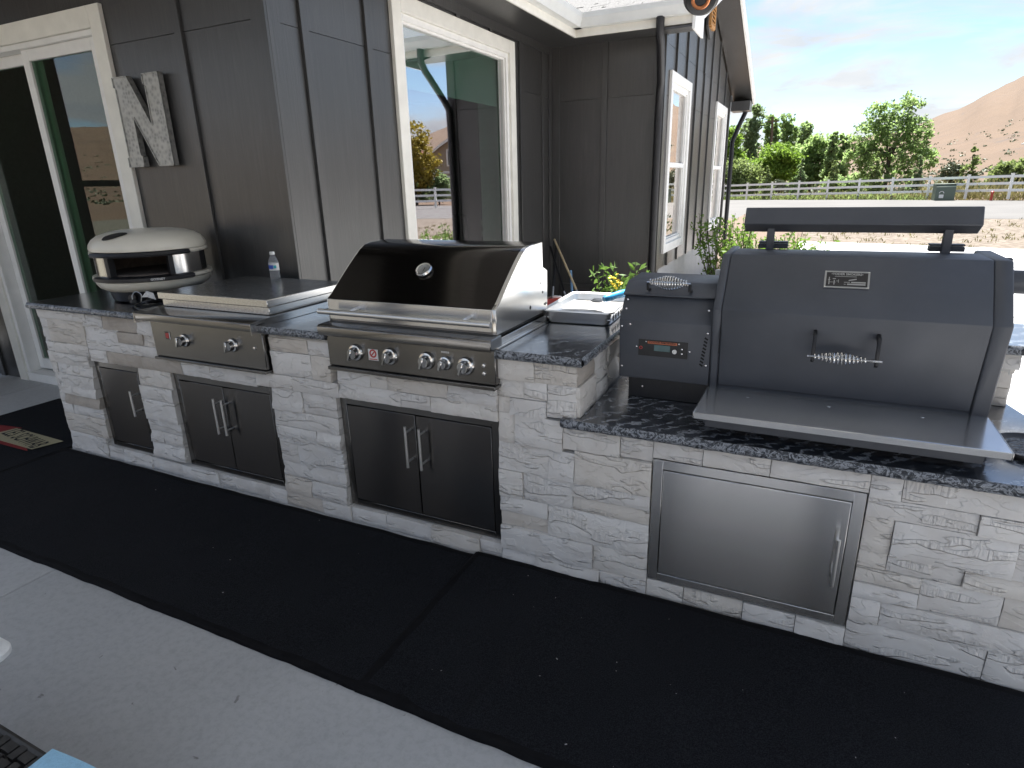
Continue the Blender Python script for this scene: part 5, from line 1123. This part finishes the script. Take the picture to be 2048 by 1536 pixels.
# sagebrush dotting the slopes, weeds by the fence: uncountable
pts = []
for k in range(2100):
    a = R(rnd.uniform(-14, 45) if k < 1500 else rnd.uniform(-145, -100)); r = (70 if k < 1500 else 110)+rnd.random()**1.6*240; s = rnd.uniform(.35, .9)*(1+r/400); z = hill_h(a, r) if r > 60 else ZG
    c = np.array([math.sin(a)*r, -2.1+math.cos(a)*r, z+s*.05]); pts.append(c+nr.normal(size=(14, 3))*s*np.array([.45, .45, .25]))
V, F = leaves(np.concatenate(pts), .33); o = npmesh('sagebrush', V, F, 'leaf_sage', kind='stuff'); setp(o, 'sagebrush dotted over the dry slope below the hill', 'sagebrush')
pts = []
for k in range(900):
    x = rnd.uniform(-8, 14); y = np.interp(x, [-5, 0.5, 4.2, 9.8, 14], [51, 48.4, 46.0, 43.2, 41.5])+rnd.uniform(.3, 4); dense = x > 6
    if not dense and rnd.random() < .35: continue
    h = rnd.uniform(.5, 1.2) if dense else rnd.uniform(.15, .5)
    pts.append(np.array([x, y, ZG+h*.5])+nr.normal(size=(12, 3))*np.array([.2, .2, h*.3]))
V, F = leaves(np.concatenate(pts), .16, up=1.5, aspect=.2); o = npmesh('weeds', V, F, 'weeds', kind='stuff'); setp(o, 'tall dry weeds and grass along the white fence', 'weeds')
pts = []
for k in range(900):
    x = rnd.uniform(-9, 6); y = np.interp(x, [-5, 0.5, 4.2, 9.8], [51, 48.4, 46.0, 43.2])+rnd.uniform(-.2, 3)
    pts.append(np.array([x, y, ZG+.12])+nr.normal(size=(12, 3))*np.array([.25, .25, .12]))
V, F = leaves(np.concatenate(pts), .13, up=1.5, aspect=.25); o = npmesh('grass', V, F, 'leaf_conifer', kind='stuff'); setp(o, 'green grass at the foot of the white fence', 'grass')

pts = []
for k in range(240):
    x, y = rnd.uniform(-2, 9), rnd.uniform(15, 26); h = rnd.uniform(.04, .14); pts.append(np.array([x, y, -.1+h*.4])+nr.normal(size=(9, 3))*np.array([.06, .06, h*.3]))
V, F = leaves(np.concatenate(pts), .05, up=1.5, aspect=.25); o = npmesh('gravel_weeds', V, F, 'weeds', kind='stuff'); setp(o, 'small dry weeds sprouting from the gravel', 'weeds')
# ------------------------------------------------------------------ fence and things by the road
fn = thing('rail_fence', (2.4, 47.6, ZG), 'white three rail fence running along the far side of the road', 'fence')
FP = [(-8.6, 51.6), (-6.8, 51.2), (-4.99, 50.6), (-3.19, 50.1), (-1.32, 49.2), (.56, 48.3), (2.45, 47.4), (4.30, 46.4), (6.20, 45.5), (8.0, 44.4), (9.84, 43.2), (11.7, 42.0), (13.5, 40.8), (15.4, 39.6), (17.2, 38.4), (19, 37.2), (20.8, 36.0), (22.6, 34.8), (24.4, 33.6), (26.2, 32.4), (28, 31.2), (29.8, 30), (31.6, 28.8), (33.4, 27.6)]
fz = lambda i: -.28+.036*min(i, 10)
for i, (x, y) in enumerate(FP):
    mk('post', B().box(x-.065, x+.065, y-.065, y+.065, fz(i)-.1, fz(i)+1.27).box(x-.08, x+.08, y-.08, y+.08, fz(i)+1.2701, fz(i)+1.30), 'fence_white', fn, org=(x, y, fz(i)))
    if i:
        p, q = Vector((*FP[i-1], fz(i-1))), Vector((x, y, fz(i))); d = q-p
        for h in (.38, .76, 1.14): mk('rail', B().obox((p+q)/2+Vector((0, 0, h)), d*.5*(1-.13/d.length), Vector((-d.y, d.x, 0)).normalized()*.02, (0, 0, .07)), 'fence_white', fn, org=(p+q)/2)
tx = thing('utility_box', (6.9, 44.4, -.1), 'green metal utility box standing in front of the white fence', 'utility box')
mk('cabinet', B().prism([(43.6, -.1), (43.6, .68), (43.75, .82), (44.9, .82), (44.9, -.1)], 6.35, 7.35, 'x'), 'box_green', tx, bevel=.02)
mk('lid', B().box(6.32, 7.38, 43.7, 44.95, .821, .86), 'box_green', tx, bevel=.01); mk('label_plate', B().box(6.55, 6.78, 43.59, 43.598, .05, .25), 'sticker_white', tx); mk('lock', B().rev([(.10, 0), (.13, 0), (.13, -.02), (.10, -.02)], (6.66, 43.598, .32), 16, 0, math.pi, axis='y'), 'sticker_white', tx)
mp_ = thing('marker_post', (9.0, 42.9, -.1), 'short red marker post beside the utility box by the fence', 'marker')
mk('stem', B().tube([(9.0, 42.9, -.15), (9.0, 42.9, .34)], .07, 10), 'red_plastic', mp_, smooth=True); mk('cap', B().rev([(.08, 0), (.08, .05), (.03, .09), (.001, .09)], (9.0, 42.9, .341), 12), 'red_plastic', mp_, smooth=True)
up_ = thing('utility_pole', (-5.05, 72.7, ZG), 'weathered wooden utility pole among the poplars', 'pole')
mk('pole', B().tube([(-4.85, 72.7, ZG), (-5.2, 72.7, 7.4)], [.16, .12], 10), 'pole_wood', up_, smooth=True); mk('crossarm', B().box(-5.9, -4.5, 72.6, 72.75, 6.9, 7.0), 'pole_wood', up_)
gzb = thing('gazebo', (16.4, 60, ZG), 'distant open shelter with a pale sloping roof at the right edge', 'shelter')
mk('roof', B().prism([(14.0, 3.5), (16.6, 4.1), (19.4, 3.5), (19.4, 3.4), (14.0, 3.4)], 58, 62, 'y'), 'gutter_white', gzb)
for x in (14.9, 18.5):
    for y in (58.6, 61.4): mk('post', B().box(x-.12, x+.12, y-.12, y+.12, ZG-.1, 3.4), 'gutter_white', gzb)

# ------------------------------------------------------------------ things to the right, mirrored in the big window
nh = thing('neighbor_house', (42, 80, ZG), 'tan two storey house with a red gabled roof across the road', 'house')
def rot_at(c, a): return Matrix.Translation(c) @ Matrix.Rotation(a, 4, 'Z')
XH = rot_at((39.6, 76, ZG), R(-30))
mk('wall', B().prism([(-5, 0), (5, 0), (5, 4.6), (0, 8.0), (-5, 4.6)], -.0, 14, 'y').box(5.001, 15, 2, 13, 0, 3.3), 'tan_wall', nh, xf=XH)
rfn = mk('roof', B().prism([(-5.7, 4.1), (0, 8.1), (5.7, 4.1), (5.7, 4.4), (0, 8.45), (-5.7, 4.4)], -.7, 14.6, 'y').prism([(1.2, 3.1), (7.5, 6.2), (13.8, 3.1), (13.8, 3.4), (7.5, 6.5), (1.2, 3.4)], 5.0, 15.5, 'x'), 'roof_red', nh, xf=XH)
mk('rake_trim', B().prism([(-5.8, 4.0), (0, 8.05), (5.8, 4.0), (5.8, 4.35), (0, 8.45), (-5.8, 4.35)], -.85, -.72, 'y'), 'white_trim', nh, xf=XH)
for (x0, x1, z0, z1) in ((-1.3, 1.3, 4.2, 6.0), (-3.2, -1.2, .9, 2.6), (1.2, 3.2, .9, 2.6)):
    wn_ = mk('window', B().box(x0-.2, x1+.2, -.08, -.005, z0-.2, z1+.2), 'white_trim', nh, xf=XH); mk('pane', B().box(x0, x1, -.1, -.082, z0, z1), 'interior_dark', wn_, xf=XH)
mk('band', B().box(-5.1, 5.1, -.1, -.004, 3.1, 3.4), 'white_trim', nh, xf=XH)
tree('golden_tree', 27.2, 47, ZG, [(0, 0, 5.6, 1.3, 1.3, 1.5), (-.2, 0, 4.3, 1.6, 1.3, 1.3), (-1.1, 0, 3.3, 1.4, 1.2, 1.2), (1.2, 0, 3.1, 1.4, 1.2, 1.2), (0, 0, 2.1, 2.0, 1.4, 1.0)], 3600, .15, 'leaf_gold', 'golden leaved tree beyond the road, mirrored in the big window', 'trees across the road', 2.4, .14)
tree('dark_tree', 25.4, 48, ZG, [(0, 0, 1.6, 1.2, 1., 1.2), (1.6, 0, 1.3, 1.1, .9, 1.)], 1600, .14, 'leaf_dark', 'low dark tree in front of the neighboring house', 'trees across the road', 1.2, .08)

# ------------------------------------------------------------------ planting by the house
def leafy(name, stems, mat, label, cat, leaf, nper, group=None, asp=.42):
    base = stems[0][0]; t = thing(name, base, label, cat, group); b = B(); P_ = []
    for p0, p1, bend in stems:
        p0, p1 = Vector(p0), Vector(p1); mid = (p0+p1)/2+Vector(bend); pth = catmull([p0, mid, p1], 6); b.tube(pth, [.006-.0003*i for i in range(len(pth))], 5)
        for k in range(nper):
            f = rnd.uniform(.25, 1.0); q = pth[min(len(pth)-1, int(f*(len(pth)-1)))]; P_.append((q.x+rnd.gauss(0, leaf*.9), q.y+rnd.gauss(0, leaf*.9), q.z+rnd.gauss(0, leaf*.7)))
    V, F = leaves(np.array(P_), leaf, .25, asp); npmesh('foliage', V, F, mat, t, base); mk('stems', b, 'bark', t, smooth=True)
    return t
for (cx, cy_, h, lab) in ((-1.05, 6.6, 1.05, 'leafy green shrub close to the house wall behind the hopper'), (-.62, 6.9, .95, 'leafy green shrub behind the left end of the smoker'), (-.15, 6.8, .80, 'leafy green shrub farthest from the wall behind the smoker')):
    stems = []
    for k in range(34):
        a = rnd.uniform(0, 6.28); s = rnd.uniform(.1, .48); stems.append(((cx+.05*math.cos(a), cy_+.05*math.sin(a), -.04), (cx+s*math.cos(a), cy_+s*math.sin(a), h*rnd.uniform(.65, 1.1)), (.05*math.cos(a), .05*math.sin(a), .1)))
    leafy('leafy_shrub', stems, 'leaf_shrub', lab, 'shrub', .034, 40)
stems = []
for k in range(16):
    a = rnd.uniform(0, 6.28); s = rnd.uniform(.05, .30); stems.append(((-1.30+.03*math.cos(a), 2.60+.03*math.sin(a), -.04), (-1.30+s*math.cos(a), 2.60+s*math.sin(a), rnd.uniform(.78, .98)), (.03*math.cos(a), .03*math.sin(a), .08)))
fp = leafy('flower_plant', stems, 'leaf_flower', 'leafy plant with yellow flowers growing behind the roasting tray', 'plant', .034, 60)
b = B()
for k in range(34):
    c = Vector((-1.285+rnd.gauss(0, .022), 2.36+rnd.gauss(0, .02), .86+rnd.gauss(0, .032))); a = rnd.uniform(0, 6.3)
    b.obox(c, Vector((math.cos(a), math.sin(a), .3))*.009, Vector((-math.sin(a), math.cos(a), .2))*.007, (0, 0, .002))
mk('blossom', b, 'petal', fp)
